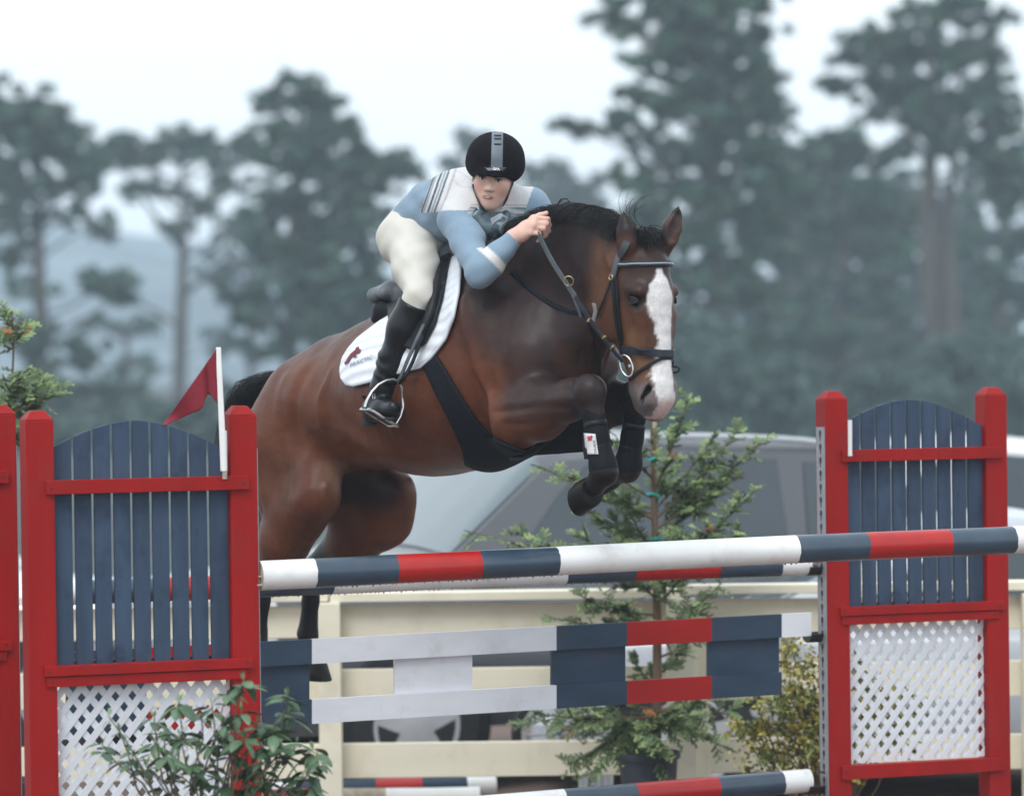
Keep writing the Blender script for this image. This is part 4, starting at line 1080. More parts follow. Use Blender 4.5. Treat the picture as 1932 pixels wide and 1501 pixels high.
# head
def sect(y0, xf, xb, w, k=.03, hv=.05):
    c = (xf+xb)/2; L = (A_(HC(xf, y0)) - A_(HC(xb, y0))); a = np.linalg.norm(L)/2
    B.ell(A_(HC(c, y0)), [hh*a, hr*w, UP*hv], k)
HD = [(464,1228,1166,.055),(484,1243,1152,.078),(505,1250,1146,.092),(535,1255,1143,.098),(562,1257,1144,.098),(590,1257,1148,.088),(618,1256,1158,.074),(645,1256,1170,.062),(672,1257,1183,.055),(700,1258,1193,.052),(725,1260,1201,.052),(746,1260,1205,.052),(762,1254,1214,.044)]
for q in HD: sect(*q, .045, .062)
for sg in (1, -1):
    B.ell(A_(HC(1170,592,.058*sg)), [hh*.085, hr*.026, UP*.085], .04)                   # cheek disc
    B.chain([HC(1226,546,.083*sg), HC(1240,550,.084*sg)], [.017,.017], .03)              # brow
    B.chain([HC(1238,590,.068*sg), HC(1238,650,.050*sg)], [.018,.014], .04)               # facial crest
    B.ball(A_(HC(1233,566,.105*sg)), .021, .010, 'sub')
    B.chain([HC(1243,752,.048*sg), HC(1247,728,.040*sg)], [.030,.020], .03)              # nostril rim
    B.chain([HC(1240,752,.066*sg), HC(1246,736,.060*sg), HC(1248,726,.054*sg)], [.0125,.010,.005], .008, op='sub')
    # ear
    e0 = HS(1190,484,.065) if sg > 0 else HS(1254,474,-.065); et = HS(1177,400,.085) if sg > 0 else HS(1280,391,-.085)
    B.chain([e0, e0.lerp(et, .3), e0.lerp(et, .55), e0.lerp(et, .8), et], [.026,.040,.038,.022,.004], .012) if sg > 0 else B.chain([e0, e0.lerp(et, .3), e0.lerp(et, .55), e0.lerp(et, .8), et], [.024,.033,.034,.020,.004], .012)
    fwd = (hh*.75 - hr*.75) if sg > 0 else (hh*.8 + hr*.35)
    fwd = fwd.normalized()
    B.chain([e0.lerp(et, .28) + fwd*.034, e0.lerp(et, .55) + fwd*.034, e0.lerp(et, .92) + fwd*.014], [.018,.023,.006], .006, op='sub')
B.chain([HC(1208,738), HC(1212,764)], [.036,.026], .03, (hrn, .9))         # lower lip and chin
B.chain([HC(1240,756), HC(1228,770)], [.032,.022], .025, (hrn, 1.2))
B.chain([HS(1190,758,.045), HS(1214,776,.04)], [.004,.004], .006, op='sub')
# forelegs
KR, KL = HS(1112,742,.20), HS(1204,748,-.17)
ER, EL = HS(975,790,.19), HC(985,800,-.17)
def fore(sh, el, kn, fe, pa, ho, sg):
    B.chain([sh, el], [.13,.105], .07, (hrn, .72))
    B.chain([el, el.lerp(kn, .35), el.lerp(kn, .75), kn], [.100,.100,.066,.060], .05, (hrn, .8))
    B.ball(A_(kn + UP*.008), .060, .02)
    B.chain([kn, kn.lerp(fe, .25), kn.lerp(fe, .8), fe], [.052,.037,.034,.042], .02, (hrn, .9))
    B.ball(A_(fe), .047, .02)
    B.chain([fe, pa], [.046,.038], .015)
fr_, pr_, hr_ = HS(1140,890,.20), HS(1124,914,.20), HS(1078,922,.20)
fore(HC(1045,690,.15), ER, KR, fr_, pr_, hr_, 1)
fl_, pl_, hl_ = HS(1184,884,-.16), HS(1164,895,-.16), HS(1132,893,-.16)
fore(HC(1045,690,-.15), EL, KL, fl_, pl_, hl_, -1)
# hind legs
def hind(hip, st, hk, ca, fe, pa):
    B.chain([hip, st], [.17,.115], .08, (hrn, .72))
    B.chain([st, st.lerp(hk, .45), hk], [.115,.105,.052], .06, (hrn, .8))
    B.ball(A_(hk), .048, .02)
    B.chain([hk, hk.lerp(fe, .5), fe], [.044,.033,.042], .02)
    B.chain([fe, pa], [.040,.034], .015)
STR, HKR = HS(566,965,.17), HS(500,1085,.17); FTR, PAR = HS(484,1190,.17), HS(492,1235,.17)
STL, HKL = HS(727,974,-.19), HS(592,1075,-.17); FTL, PAL = HS(580,1195,-.17), HS(590,1245,-.17)
hind(HC(592,850,.13), STR, HKR, None, FTR, PAR)
hind(HC(592,850,-.13), STL, HKL, None, FTL, PAL)
B.chain([HS(670,905,-.10), HS(744,925,-.17)], [.09,.080], .09)           # stifle fold of the far leg
B.chain([HC(655,840,.13), HS(600,935,.18)], [.08,.09], .08)
RIDGES = []   # (points on the near side, width, height): muscle edges, tendons and folds, mirrored to the far side
def ridge(pts, w, h):
    L_ = [HS(x, y, l) for x, y, l in pts]; RIDGES.append((L_, w, h)); RIDGES.append(([p - hr*(2*(p-H0).dot(hr)) for p in L_], w, h))
ridge([(878,560,.26),(888,640,.28),(905,720,.28),(938,800,.26)], .030, .012)
ridge([(918,560,.26),(935,640,.27),(955,720,.26)], .030, -.009)
ridge([(985,560,.22),(1015,640,.25),(1020,700,.24)], .022, -.009)
ridge([(1060,620,.18),(1062,670,.18),(1052,712,.2)], .016, -.011)
ridge([(1100,640,.05),(1098,690,.06)], .016, -.010)
ridge([(940,742,.27),(1000,728,.27),(1080,735,.24)], .012, -.006)
ridge([(935,778,.27),(1000,770,.28),(1070,770,.25)], .010, -.006)
ridge([(950,800,.27),(1010,800,.27),(1060,785,.25)], .010, -.005)
ridge([(955,758,.27),(1020,752,.27),(1085,752,.25)], .009, .004)
ridge([(612,690,.26),(598,760,.27),(600,830,.27),(618,888,.25)], .026, .011)
ridge([(575,690,.22),(562,770,.24),(565,850,.24)], .028, -.009)
ridge([(545,720,.2),(528,790,.22),(525,870,.23)], .030, .008)
ridge([(512,760,.2),(498,860,.22),(505,960,.22)], .022, -.007)
ridge([(640,885,.2),(618,915,.2),(600,950,.21)], .014, .008)
ridge([(650,800,.28),(720,830,.28),(800,860,.24)], .05, -.008)
for k in range(5): ridge([(690+26*k,720,.3),(684+27*k,800,.3),(690+28*k,850,.26)], .011, .0022)
ridge([(960,480,.14),(1010,540,.17),(1040,600,.2)], .03, -.008)
ridge([(1035,440,.11),(1090,490,.13),(1128,540,.12)], .028, -.007)
ridge([(1080,430,.09),(1120,460,.10),(1150,500,.10)], .02, .005)
ridge([(1100,520,.12),(1105,590,.11),(1098,650,.12)], .018, -.008)
ridge([(1172,560,.08),(1178,605,.075),(1190,640,.06)], .008, .004)
ridge([(1208,600,.07),(1213,650,.055),(1216,700,.05)], .006, .0028)
ridge([(1226,620,.06),(1222,690,.05)], .006, -.003)
ridge([(570,940,.22),(548,1000,.22),(530,1050,.2)], .016, -.008)
def body_post(p, v):
    m = np.nonzero(np.abs(v) < .03)[0]
    if len(m):
        q = p[m]; a = np.zeros(len(m))
        for L_, w, h in RIDGES:
            lo = np.min([A_(x) for x in L_], 0) - 3*w; hi = np.max([A_(x) for x in L_], 0) + 3*w
            k = np.nonzero(((q > lo) & (q < hi)).all(1))[0]
            if len(k): d = chain_d(q[k], L_); a[k] += 1.35*h*np.exp(-(d/w)**2)
        a += .0014*vnoise(q, 26, 1.0) + .0022*vnoise(q, 11, 4.0)
        v = v.copy(); v[m] -= a
    return v
V, Fq = B.mesh(.0085 if not globals().get('QUICK') else .014, body_post)
V = smooth_mesh(V, Fq, 2)
# coat markings, plus shade between the hind legs painted into the colour
def coat(V):
    n1 = vnoise(V, 5.0); n2 = vnoise(V, 22.0, 3.1); n3 = vnoise(V, 75.0, 1.1)
    X = (V - A_(H0)) @ A_(hh); Z = V[:,2] - H0.z; Lr = (V - A_(H0)) @ hrn
    base = np.array((.108,.036,.0175))[None]*np.ones((len(V),1))
    base = base*(1 + .22*n1 + .15*n2 + .10*n3)[:,None]
    def blend(c, w): 
        nonlocal base; w = np.clip(w, 0, 1)[:,None]; base = base*(1-w) + np.array(c)[None]*w
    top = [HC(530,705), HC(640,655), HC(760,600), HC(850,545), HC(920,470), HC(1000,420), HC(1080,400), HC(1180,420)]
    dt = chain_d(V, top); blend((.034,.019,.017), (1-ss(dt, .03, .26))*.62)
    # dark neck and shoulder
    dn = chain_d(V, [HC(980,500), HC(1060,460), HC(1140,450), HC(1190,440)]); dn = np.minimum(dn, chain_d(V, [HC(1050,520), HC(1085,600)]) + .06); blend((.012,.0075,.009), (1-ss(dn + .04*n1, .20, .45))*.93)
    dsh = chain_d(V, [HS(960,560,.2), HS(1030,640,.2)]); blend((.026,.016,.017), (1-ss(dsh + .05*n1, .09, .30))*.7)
    # warm belly, flank, throat and breast
    db = chain_d(V, [HC(640,880), HC(760,885), HC(870,885), HC(960,870)]); blend((.105,.042,.024), (1-ss(db, .03, .2))*.5)
    blend((.21,.125,.08), (1-ss(chain_d(V, [HS(632,893,.15), HS(612,925,.17)]), .01, .085))*.75)
    blend((.19,.080,.030), (1-ss(chain_d(V, [HS(1146,520,.08), HS(1140,590,.07), HS(1132,640,.06)]), .01, .07))*.85)
    blend((.15,.065,.032), (1-ss(chain_d(V, [HC(1085,660,.06), HC(1075,720,.05), HC(1060,650,.02)]), .03, .12))*.6)
    # head
    hd = (V @ A_(UP)) ; iny = chain_d(V, [HC(1205,470), HC(1200,560), HC(1225,700), HC(1230,760)])
    isH = (1-ss(iny + .02*n1, .15, .23))*ss(X + .03*n1, .54, .70)
    blend((.105,.047,.027), isH*.9)
    blend((.030,.017,.015), isH*(1-ss(chain_d(V, [HC(1200,455), HC(1225,470), HC(1250,520), HS(1195,540,.1)]), .04, .12))*.85)
    blend((.045,.024,.018), isH*(1-ss(chain_d(V, [HS(1203,560,.1), HS(1230,600,.07), HS(1236,650,.05)]), .015, .05))*.6)
    blend((.18,.095,.045), isH*(1-ss(chain_d(V, [HS(1196,700,.05), HS(1212,690,.05), HS(1200,640,.06)]), .015, .06))*.7)
    blend((.012,.010,.011), isH*(1-ss(chain_d(V, [HS(1194,566,.1), HS(1200,569,.1)]), .016, .040)))
    blend((.012,.010,.011), isH*(1-ss(chain_d(V, [HS(1280,566,-.1), HS(1282,569,-.1)]), .012, .030)))
    muz = 1-ss(V[:,2] - HC(1230,726).z + .006*n2, -.02, .03); blend((.17,.145,.145), isH*muz*.9)
    blend((.07,.06,.066), isH*(1-ss(chain_d(V, [HS(1222,738,.06), HS(1226,762,.05), HS(1216,772,.05)]), .006, .030))*.9)
    # blaze along the front of the face
    prof = [(508,1240,1247),(525,1236,1256),(545,1231,1266),(560,1229,1273),(575,1229,1272),(592,1232,1267),(610,1239,1266),(640,1242,1266),(680,1241,1266),(715,1236,1268),(735,1237,1270),(752,1241,1275),(785,1240,1264)]
    d = V - A_(CAM); zc = d @ A_(_f); px = (d @ A_(_r))/zc*F + 966; py = 750.5 - (d @ A_(_u))/zc*F
    # blaze edges given as sideways distance on the horse's own face, converted from the side-on profile above
    latL = []; 
    for (y, xl, xr) in prof:
        fx = np.interp(y, [q[0] for q in HD], [q[1] for q in HD])
        latL.append((HC(fx, y).z, ((xl-fx)*-1)*sc_at(13.3)/math.cos(PSI), ((xr-fx)*-1)*sc_at(13.3)/math.cos(PSI)))
    zz = np.array([q[0] for q in latL])[::-1]; l1 = np.array([q[1] for q in latL])[::-1]; l2 = np.array([q[2] for q in latL])[::-1]
    a1 = np.interp(V[:,2], zz, l1); a2 = np.interp(V[:,2], zz, l2)
    fz = np.interp(V[:,2], np.array([HC(1200, q[0]).z for q in HD])[::-1], np.array([(HC(q[1], q[0]) - H0).dot(hh) for q in HD])[::-1])
    front = ss(X - fz, -.085, -.055)
    inb = ss(a1 + .004*n3 + .004*n2 - Lr, -.002, .004)*ss(Lr - a2 + .004*n3, -.004, .004)*front*(V[:,2] < HC(1245,508).z)*(V[:,2] > HC(1245,790).z)
    blend((.68,.67,.67), isH*inb)
    pink = 1-ss(V[:,2] - HC(1250,752).z, -.02, .012); blend((.46,.31,.29), isH*inb*pink*.85)
    blend((.008,.006,.007), isH*(1-ss(chain_d(V, [HC(1240,754,.062), HC(1246,738,.056), HC(1248,730,.052)]), .013, .019)))
    # ears
    for et, e0 in ((HS(1177,400,.085), HC(1212,462,.055)), (HS(1281,390,-.085), HC(1212,462,-.055))):
        dd, h_ = seg_d(V, e0, et); c = (et - H0).dot(hr) > 0
        blend((.014,.010,.011) if c else (.075,.052,.048), (1-ss(dd, .045, .06))*ss(h_, -.05, .12)*.97)
        blend((.012,.010,.011), (1-ss(dd, .045, .06))*ss(h_, .80, .9))
    # black points
    for ch, r0, r1, st in (([KR, fr_, pr_, hr_], .07, .11, .95), ([KL, fl_, pl_, hl_], .07, .12, .95)):
        blend((.006,.0065,.009), (1-ss(chain_d(V, ch) + .012*n2, r0, r1))*st)
    blend((.028,.018,.018), (1-ss(chain_d(V, [ER.lerp(KR,.25) + UP*.04, KR]), .07, .15))*.8)
    blend((.014,.012,.014), (1-ss(chain_d(V, [EL, KL]), .10, .16))*.85*(Lr < 0))
    for ch in ([HKR, FTR, PAR], [STL.lerp(HKL,.72), HKL, FTL, PAL]): blend((.012,.011,.013), (1-ss(chain_d(V, ch) + .01*n2, .06, .11)))
    blend((.020,.013,.014), (1-ss(chain_d(V, [HS(640,915,-.02), HS(720,925,-.08), HS(760,915,-.05)]), .05, .13))*.85*(Lr < .08))  # shadow between the thighs, painted as darker coat colour
    return np.clip(base, .004, .9)
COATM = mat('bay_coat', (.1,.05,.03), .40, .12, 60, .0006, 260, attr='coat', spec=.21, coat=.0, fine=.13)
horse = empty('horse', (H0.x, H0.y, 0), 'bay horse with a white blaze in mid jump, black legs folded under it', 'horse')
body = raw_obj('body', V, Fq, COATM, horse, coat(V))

# hooves
HOOF = mat('dark_hoof', (.010,.009,.010), .5, .25, 20, .0006, 80, stretch=(1,1,.2), dirt=(.09,.055,.04), dirt_amt=.4, dscale=14, spec=.2)
def hoof(a, d, fwd, r=.058, L=.085):
    """a: centre of the coronet, d: towards the sole, fwd: towards the toe"""
    d = Vector(d).normalized(); fwd = (Vector(fwd) - d*Vector(fwd).dot(d)).normalized(); sd = d.cross(fwd); a = Vector(a); vs = []; n = 22; lv = [(0,.86,0),(.06,.92,.004),(.5,1.0,.010),(.96,1.06,.020),(1,1.02,.020)]
    for t, s_, f_ in lv:
        for j in range(n):
            w = 2*math.pi*j/n; c, s2 = math.cos(w), math.sin(w)
            rr = r*s_; x = c*rr*1.08 if c > 0 else c*rr*.82; k = .80 if c < -.5 else 1
            vs.append(a + fwd*(x + f_) + sd*(s2*rr*.92*k) + d*(L*t*(1 - .25*(1-c)/2)))
    fs = [(i*n+j, i*n+(j+1)%n, (i+1)*n+(j+1)%n, (i+1)*n+j) for i in range(len(lv)-1) for j in range(n)] + [tuple(range(n)), tuple((len(lv)-1)*n+j for j in range(n-1,-1,-1))]
    mb = MB(); mb.add(vs, fs); o = mb.build('hoof', HOOF, horse, smooth=50)
    return o
hoof(pr_.lerp(hr_, .12) + UP*-.010, (hr_-pr_)*1.0, -UP, .062, .085)
hoof(pl_.lerp(hl_, .15), (hl_-pl_), -UP, .050, .065)
hoof(PAR, Vector((0,0,-1)) + hh*.25, hh, .058, .08)
hoof(PAL, Vector((0,0,-1)) + hh*.1, hh, .058, .09)
EYE = mat('horse_eye', (.008,.005,.005), .14, .1, 20, spec=.35)
for sg in (1, -1):
    mb = MB(); mb.sphere(HC(1232,567,.082*sg), .0205, 20, 14); mb.build('eye', EYE, horse, smooth=180)
    ld = MB(); c = HC(1232,567,.083*sg)
    for zz_, rr_ in ((.004, .0235), (-.010, .022)):
        ld.tube([c + (hh*math.cos(t) + UP*((.62 if zz_ > 0 else -.62)*math.sin(t) + .05) + hr*(sg*(.30 + .75*math.sin(t)))).normalized()*.0215 for t in np.linspace(.1, 3.04, 12)], .0034, 6)
    ld.build('eyelid', mat('dark_eyelid', (.018,.013,.013), .5, .1, 30), horse, smooth=180)

# hair: mane, forelock, tail as bundles of strands
HAIR = mat('black_hair', (.008,.007,.009), .40, .3, 90, spec=.3)
def strands(name, roots, n, fn, w, parent, seed=1):
    g_ = random.Random(seed); vs = []; fs = []
    for k in range(n):
        pts, wd = fn(k, g_)
        b0 = len(vs)
        for i, p in enumerate(pts):
            t = i/(len(pts)-1); q = wd*(1-t*.8); s_ = (hh*g_.uniform(.6,1) + hr*.3).normalized()
            d = (pts[min(i+1,len(pts)-1)] - pts[max(i-1,0)]).normalized(); s_ = d.cross(Vector((g_.uniform(-.3,.3)+.0, -1, .1))).normalized()
            vs += [p - s_*q, p + Vector((0,-q*.8,q*.4)), p + s_*q]
        for i in range(len(pts)-1):
            a = b0 + i*3; fs += [(a,a+1,a+4,a+3),(a+1,a+2,a+5,a+4),(a+2,a,a+3,a+5)]
    mb = MB(); mb.add(vs, fs); return mb.build(name, HAIR, parent, smooth=180)
crest = [HC(925,486), HC(985,437), HC(1030,410), HC(1070,397), HC(1110,394), HC(1150,402), HC(1182,418), HC(1207,440)]
def oncurve(c, t):
    t = max(0, min(.9999, t))*(len(c)-1); i = int(t); return c[i].lerp(c[i+1], t-i)
def mane_fn(k, g_):
    t = g_.random()**.9; p = oncurve(crest, t) + UP*g_.uniform(-.012,.010) + hr*g_.uniform(-.02,.022)
    L = g_.uniform(.07, .15)*(1.0); fl = g_.gauss(.25, .25); back = hh*-g_.uniform(.2, .9)
    pts = [p]; d = (UP*g_.uniform(.2,.5) + hr*(.75 + .3*fl) + back*.6).normalized()
    for i in range(5):
        p = p + d*(L/5); d = (d + UP*-.34 + hh*g_.uniform(-.1,.06)).normalized(); pts.append(p)
    return pts, .0013
strands('mane', None, 2200, mane_fn, 0, horse, 4)
def mane_up(k, g_):
    t = g_.uniform(.0, 1.0); p = oncurve(crest, t) + hr*g_.uniform(-.015,.012); L = g_.uniform(.015, .032)
    d = (UP*.8 + hh*g_.uniform(-1.0,-.1) + hr*g_.uniform(-.6,.6)).normalized(); pts = [p]
    for i in range(4): p = p + d*(L/4); d = (d + UP*-.3 - hh*.1).normalized(); pts.append(p)
    return pts, .0014
strands('mane', None, 420, mane_up, 0, horse, 6)
def lock_fn(k, g_):
    p = HC(1214 + g_.uniform(-8,10), 442 + g_.uniform(-6,8), g_.uniform(-.03,.035)); L = g_.uniform(.05,.13)
    if k < 9:   # fly-away hairs
        L = g_.uniform(.12,.20); p = HC(1200 + g_.uniform(-10,12), 428, g_.uniform(-.02,.02)); d = (UP*1.0 - hh*.6 + hr*g_.uniform(.0,.7)).normalized(); pts = [p]; cu = g_.uniform(.2,.42)
        for i in range(11): p = p + d*(L/11); d = (d + hh*cu*.6 - hr*cu*.30 - UP*cu*.55*(i/6)).normalized(); pts.append(p)
        return pts, .0012
    d = (hh*g_.uniform(.3,.8) + UP*g_.uniform(-.1,.5) + hr*g_.uniform(-.2,.5)).normalized(); pts = [p]
    for i in range(5): p = p + d*(L/5); d = (d - UP*.45 + hh*.05).normalized(); pts.append(p)
    return pts, .0019
strands('forelock', None, 330, lock_fn, 0, horse, 9)
tailc = [HC(540,716), HC(514,717), HC(490,730), HC(466,748), HC(452,785), HC(450,850), HC(462,930), HC(476,1030)]
def tail_fn(k, g_):
    r0 = Vector((g_.gauss(0,1), g_.gauss(0,1), g_.gauss(0,1))).normalized()*g_.uniform(.008,.036); pts = []; m = 16; e = g_.uniform(.55, 1.0); o = Vector((g_.gauss(0,1), g_.gauss(0,1), g_.gauss(0,1)))*.05
    for i in range(m+1):
        t = i/m*e; pts.append(oncurve(tailc, t) + r0*(.5 + 1.3*min(1, t*2.2)) + o*t*t + Vector((0,0,.008*math.sin(t*14+k))))
    return pts, .0016
strands('tail', None, 2200, tail_fn, 0, horse, 12)
# ------------------------------------------------------------------ laying tack on the body
def march(sdf, O, D, t0, t1, n=70):
    t = np.full(len(O), t0, float); done = np.zeros(len(O), bool)
    for k in range(n):
        m = ~done
        if not m.any(): break
        d = sdf.ev(O[m] + D[m]*t[m, None], margin=.5)
        d = np.minimum(d, .08); t[m] += d*.6; done[m] = (np.abs(d) < .0008) | (t[m] > t1)
    return O + D*t[:, None], t < t1
def normals(sdf, p, e=.006):
    g = np.stack([sdf.ev(p + np.eye(3)[i]*e, margin=.3) - sdf.ev(p - np.eye(3)[i]*e, margin=.3) for i in range(3)], 1)
    return g/np.maximum(np.linalg.norm(g, axis=1), 1e-9)[:, None]
def hits(pts, sdf=None, off=0.0, t0=12.2, t1=16.5):
    sdf = sdf or B
    D = np.array([tuple(ray(x, y).normalized()) for x, y in pts]); O = np.repeat(A_(CAM)[None], len(pts), 0)
    p, ok = march(sdf, O, D, t0, t1); n = normals(sdf, p)
    return p + n*off, n, ok
def sides(az, sg=1, off=0.0, sdf=None):
    """az: rows (along, height) on the middle plane; lands on the right (1) or left (-1) surface"""
    az = np.array(az, float); O = A_(H0)*np.array([1,1,0]) + az[:, :1]*A_(hh) + az[:, 1:]*np.array([0,0,1.]) + hrn*sg*.75
    p, ok = march(sdf or B, O, np.repeat((-hrn*sg)[None], len(az), 0), 0, .9); n = normals(sdf or B, p)
    return p + n*off, n
def to_az(p): return np.stack([(p - A_(H0)) @ A_(hh), p[:, 2]], 1)
def grid_obj(name, P_, nx, ny, mats, parent, thick, col=None):
    F_ = np.array([(i*ny+j, (i+1)*ny+j, (i+1)*ny+j+1, i*ny+j+1) for i in range(nx-1) for j in range(ny-1)])
    o = raw_obj(name, P_, F_, mats, parent, col)
    s_ = o.modifiers.new('thick', 'SOLIDIFY'); s_.thickness = thick; s_.offset = 0
    return o
def band_on(name, pts, w, material, parent, sdf=None, off=.004, t=.003, mirror=False, n=None, both=False):
    """strap through picture points laid on a surface"""
    n = n or max(6, len(pts)*4); q = []
    cum = [0]; 
    for a, b in zip(pts[:-1], pts[1:]): cum.append(cum[-1] + math.hypot(b[0]-a[0], b[1]-a[1]))
    for i in range(n):
        s_ = cum[-1]*i/(n-1); q.append((np.interp(s_, cum, [p[0] for p in pts]), np.interp(s_, cum, [p[1] for p in pts])))
    p, nn, ok = hits(q, sdf, off); p = p[ok]; nn = nn[ok]
    mb = MB(); mb.strap([Vector(x) for x in p], [Vector(x) for x in nn], w, t)
    if mirror:
        o = A_(H0); pm = p - 2*((p-o) @ hrn)[:, None]*hrn; nm = nn - 2*(nn @ hrn)[:, None]*hrn
        if both:  # one continuous strap over the front of the face
            mb = MB(); mb.strap([Vector(x) for x in list(p) + list(pm[::-1])], [Vector(x) for x in list(nn) + list(nm[::-1])], w, t)
        else:
            m2 = MB(); m2.strap([Vector(x) for x in pm], [Vector(x) for x in nm], w, t); m2.build(name, material, parent, smooth=40)
    return mb.build(name, material, parent, smooth=40)
def ring_obj(name, c, n, r, tr, material, parent, squash=1.0, up=None):
    c = Vector(c); n = Vector(n).normalized(); a = (Vector(up) if up else n.orthogonal()); a = (a - n*a.dot(n)).normalized(); b = n.cross(a)
    mb = MB(); mb.tube([c + a*math.cos(t)*r + b*math.sin(t)*r*squash for t in np.linspace(0, 2*math.pi, 25)], tr, 8, caps=False)
    return mb.build(name, material, parent, smooth=60)
def text_mesh(txt, size=1.0, bold=.0):
    cu = bpy.data.curves.new('t', 'FONT'); cu.body = txt; cu.size = size; cu.offset = bold; cu.resolution_u = 3
    o = bpy.data.objects.new('t', cu); COL.objects.link(o); dg = bpy.context.evaluated_depsgraph_get()
    me = bpy.data.meshes.new_from_object(o.evaluated_get(dg)); V_ = np.array([tuple(v.co) for v in me.vertices]); F_ = [tuple(p.vertices) for p in me.polygons]
    bpy.data.objects.remove(o); bpy.data.curves.remove(cu); bpy.data.meshes.remove(me)
    return V_, F_

LEATH = mat('black_leather', (.010,.011,.014), .42, .2, 40, .0004, 200, spec=.22)
LEATHG = mat('worn_grey_leather', (.080,.092,.106), .45, .2, 30, .0004, 150, spec=.3)
BRIDLE = mat('dark_bridle_leather', (.024,.030,.042), .42, .2, 60, .0003, 200, spec=.25)
CHROME = mat('bright_steel', (.62,.63,.64), .22, .05, 10, metal=.95)
BRASS = mat('brass', (.55,.42,.22), .3, .08, 10, metal=.9)
PADM = mat('white_quilted_cotton', (.74,.78,.84), .8, .05, 60, .0006, 200)
GIRM = mat('navy_neoprene', (.008,.010,.016), .7, .2, 60, .0006, 160, spec=.14)
# quilting: diagonal stitch lines as relief
_nt = PADM.node_tree; _tc = [n for n in _nt.nodes if n.type == 'TEX_COORD'][0]
_w = _nt.nodes.new('ShaderNodeTexWave'); _w.inputs['Scale'].default_value = 9; _w.wave_profile = 'SIN'; _w.bands_direction = 'DIAGONAL'; _w.inputs['Distortion'].default_value = .3
_nt.links.new(_tc.outputs['Object'], _w.inputs['Vector'])
_bp = _nt.nodes.new('ShaderNodeBump'); _bp.inputs['Distance'].default_value = .006; _bp.inputs['Strength'].default_value = .8
_nt.links.new(_w.outputs[0], _bp.inputs['Height']); _nt.links.new(_bp.outputs[0], _nt.nodes['Principled BSDF'].inputs['Normal'])

# ---- saddle pad
pad = empty('saddle_pad', HC(760, 640), 'white quilted saddle pad with a small emblem and lettering, under the saddle', 'saddle pad')
low = [(650,700),(652,714),(660,724),(672,727),(705,719),(755,703),(797,692),(818,674),(845,640),(861,600),(870,555),(873,515),(870,484)]
upp = [(650,696),(654,678),(664,662),(680,644),(700,628),(722,612),(742,600),(770,585),(800,560),(826,530),(846,505),(862,482)]
pl, _, _ = hits(low); pu, _, _ = hits(upp); azl, azu = to_az(pl), to_az(pu)
a0, a1 = max(azl[0,0], azu[0,0]), min(azl[-1,0], azu[-1,0])
ol = np.argsort(azl[:,0]); ou = np.argsort(azu[:,0])
fl_az = lambda a: np.interp(a, azl[ol,0], azl[ol,1]); fu_az = lambda a: np.interp(a, azu[ou,0], azu[ou,1])
def pad_grid(sg, off, nx=60, ny=40, a_lo=None, a_hi=None, fl=None, fu=None):
    az = []
    for i in range(nx):
        u = i/(nx-1); u = .5 - .5*math.cos(u*math.pi)
        a = a_lo + (a_hi-a_lo)*u
        for j in range(ny): az.append((a, fl(a) + (fu(a)-fl(a))*j/(ny-1)))
    return sides(az, sg, off)[0]
def resam(poly, n):
    c = [0]
    for a, b in zip(poly[:-1], poly[1:]): c.append(c[-1] + math.hypot(b[0]-a[0], b[1]-a[1]))
    return [(np.interp(c[-1]*i/(n-1), c, [p[0] for p in poly]), np.interp(c[-1]*i/(n-1), c, [p[1] for p in poly])) for i in range(n)]
def sheet(name, lo, up, off, material, parent, thick, nx=60, ny=30):
    L_, U_ = resam(lo, nx), resam(up, nx)
    q = [(a[0]+(b[0]-a[0])*j/(ny-1), a[1]+(b[1]-a[1])*j/(ny-1)) for a, b in zip(L_, U_) for j in range(ny)]
    p, n, ok = hits(q, B, off, t1=15.5)
    lat_ = (p - A_(H0)) @ hrn
    good = np.nonzero(ok & (lat_ > .02) & (np.linalg.norm(p - A_(H0), axis=1) < 1.0))[0]; qa = np.array(q)
    for i in np.nonzero(~(ok & (lat_ > .02) & (np.linalg.norm(p - A_(H0), axis=1) < 1.0)))[0]:
        p[i] = p[good[np.argmin(((qa[good] - qa[i])**2).sum(1))]]
    p = p.reshape(nx, ny, 3)
    p = p.reshape(-1, 3); grid_obj(name, p, nx, ny, material, parent, thick)
    pm = p - 2*((p - A_(H0)) @ hrn)[:, None]*hrn; grid_obj(name, pm, nx, ny, material, parent, thick)
    return p.reshape(nx, ny, 3)
padp = sheet('side_panel', low, upp, .014, PADM, pad, .014)
eo = []
rim = padp[:, 0]
mb = MB(); mb.tube([Vector(p) for p in rim], .0075, 8); mb.build('piping', mat('white_piping', (.70,.76,.84), .6, .03, 20), pad, smooth=60)
# emblem: a small leaping horse and rider in maroon, lettering in grey blue
EMB = mat('maroon_thread', (.16,.03,.04), .7, .1, 80); LET = mat('blue_grey_thread', (.22,.28,.36), .7, .1, 80)
def on_pad(pts, faces, name, m, off=.026):
    p, n, ok = hits(pts, B, off); mb = MB(); mb.add([tuple(x) for x in p], faces); return mb.build(name, m, pad)
def poly_px(polys, name, m, off=.026):
    mb = MB()
    for poly in polys:
        p, n, ok = hits(poly, B, off); mb.prism([Vector(x) for x in p], Vector(n.mean(0))*.0012)
    return mb.build(name, m, pad)
poly_px([[(663,690),(668,688),(674,678),(681,672),(688,671),(691,665),(687,664),(684,667),(679,667),(672,673),(666,682)], [(680,667),(683,661),(688,660),(687,664),(684,668)], [(681,673),(684,677),(678,679),(676,677)], [(667,684),(663,686),(661,691),(664,691)]], 'emblem', EMB)
tv, tf = text_mesh('PRACTIC', 1.0, .01); tw = tv[:,0].max()
ang_ = math.radians(-21)
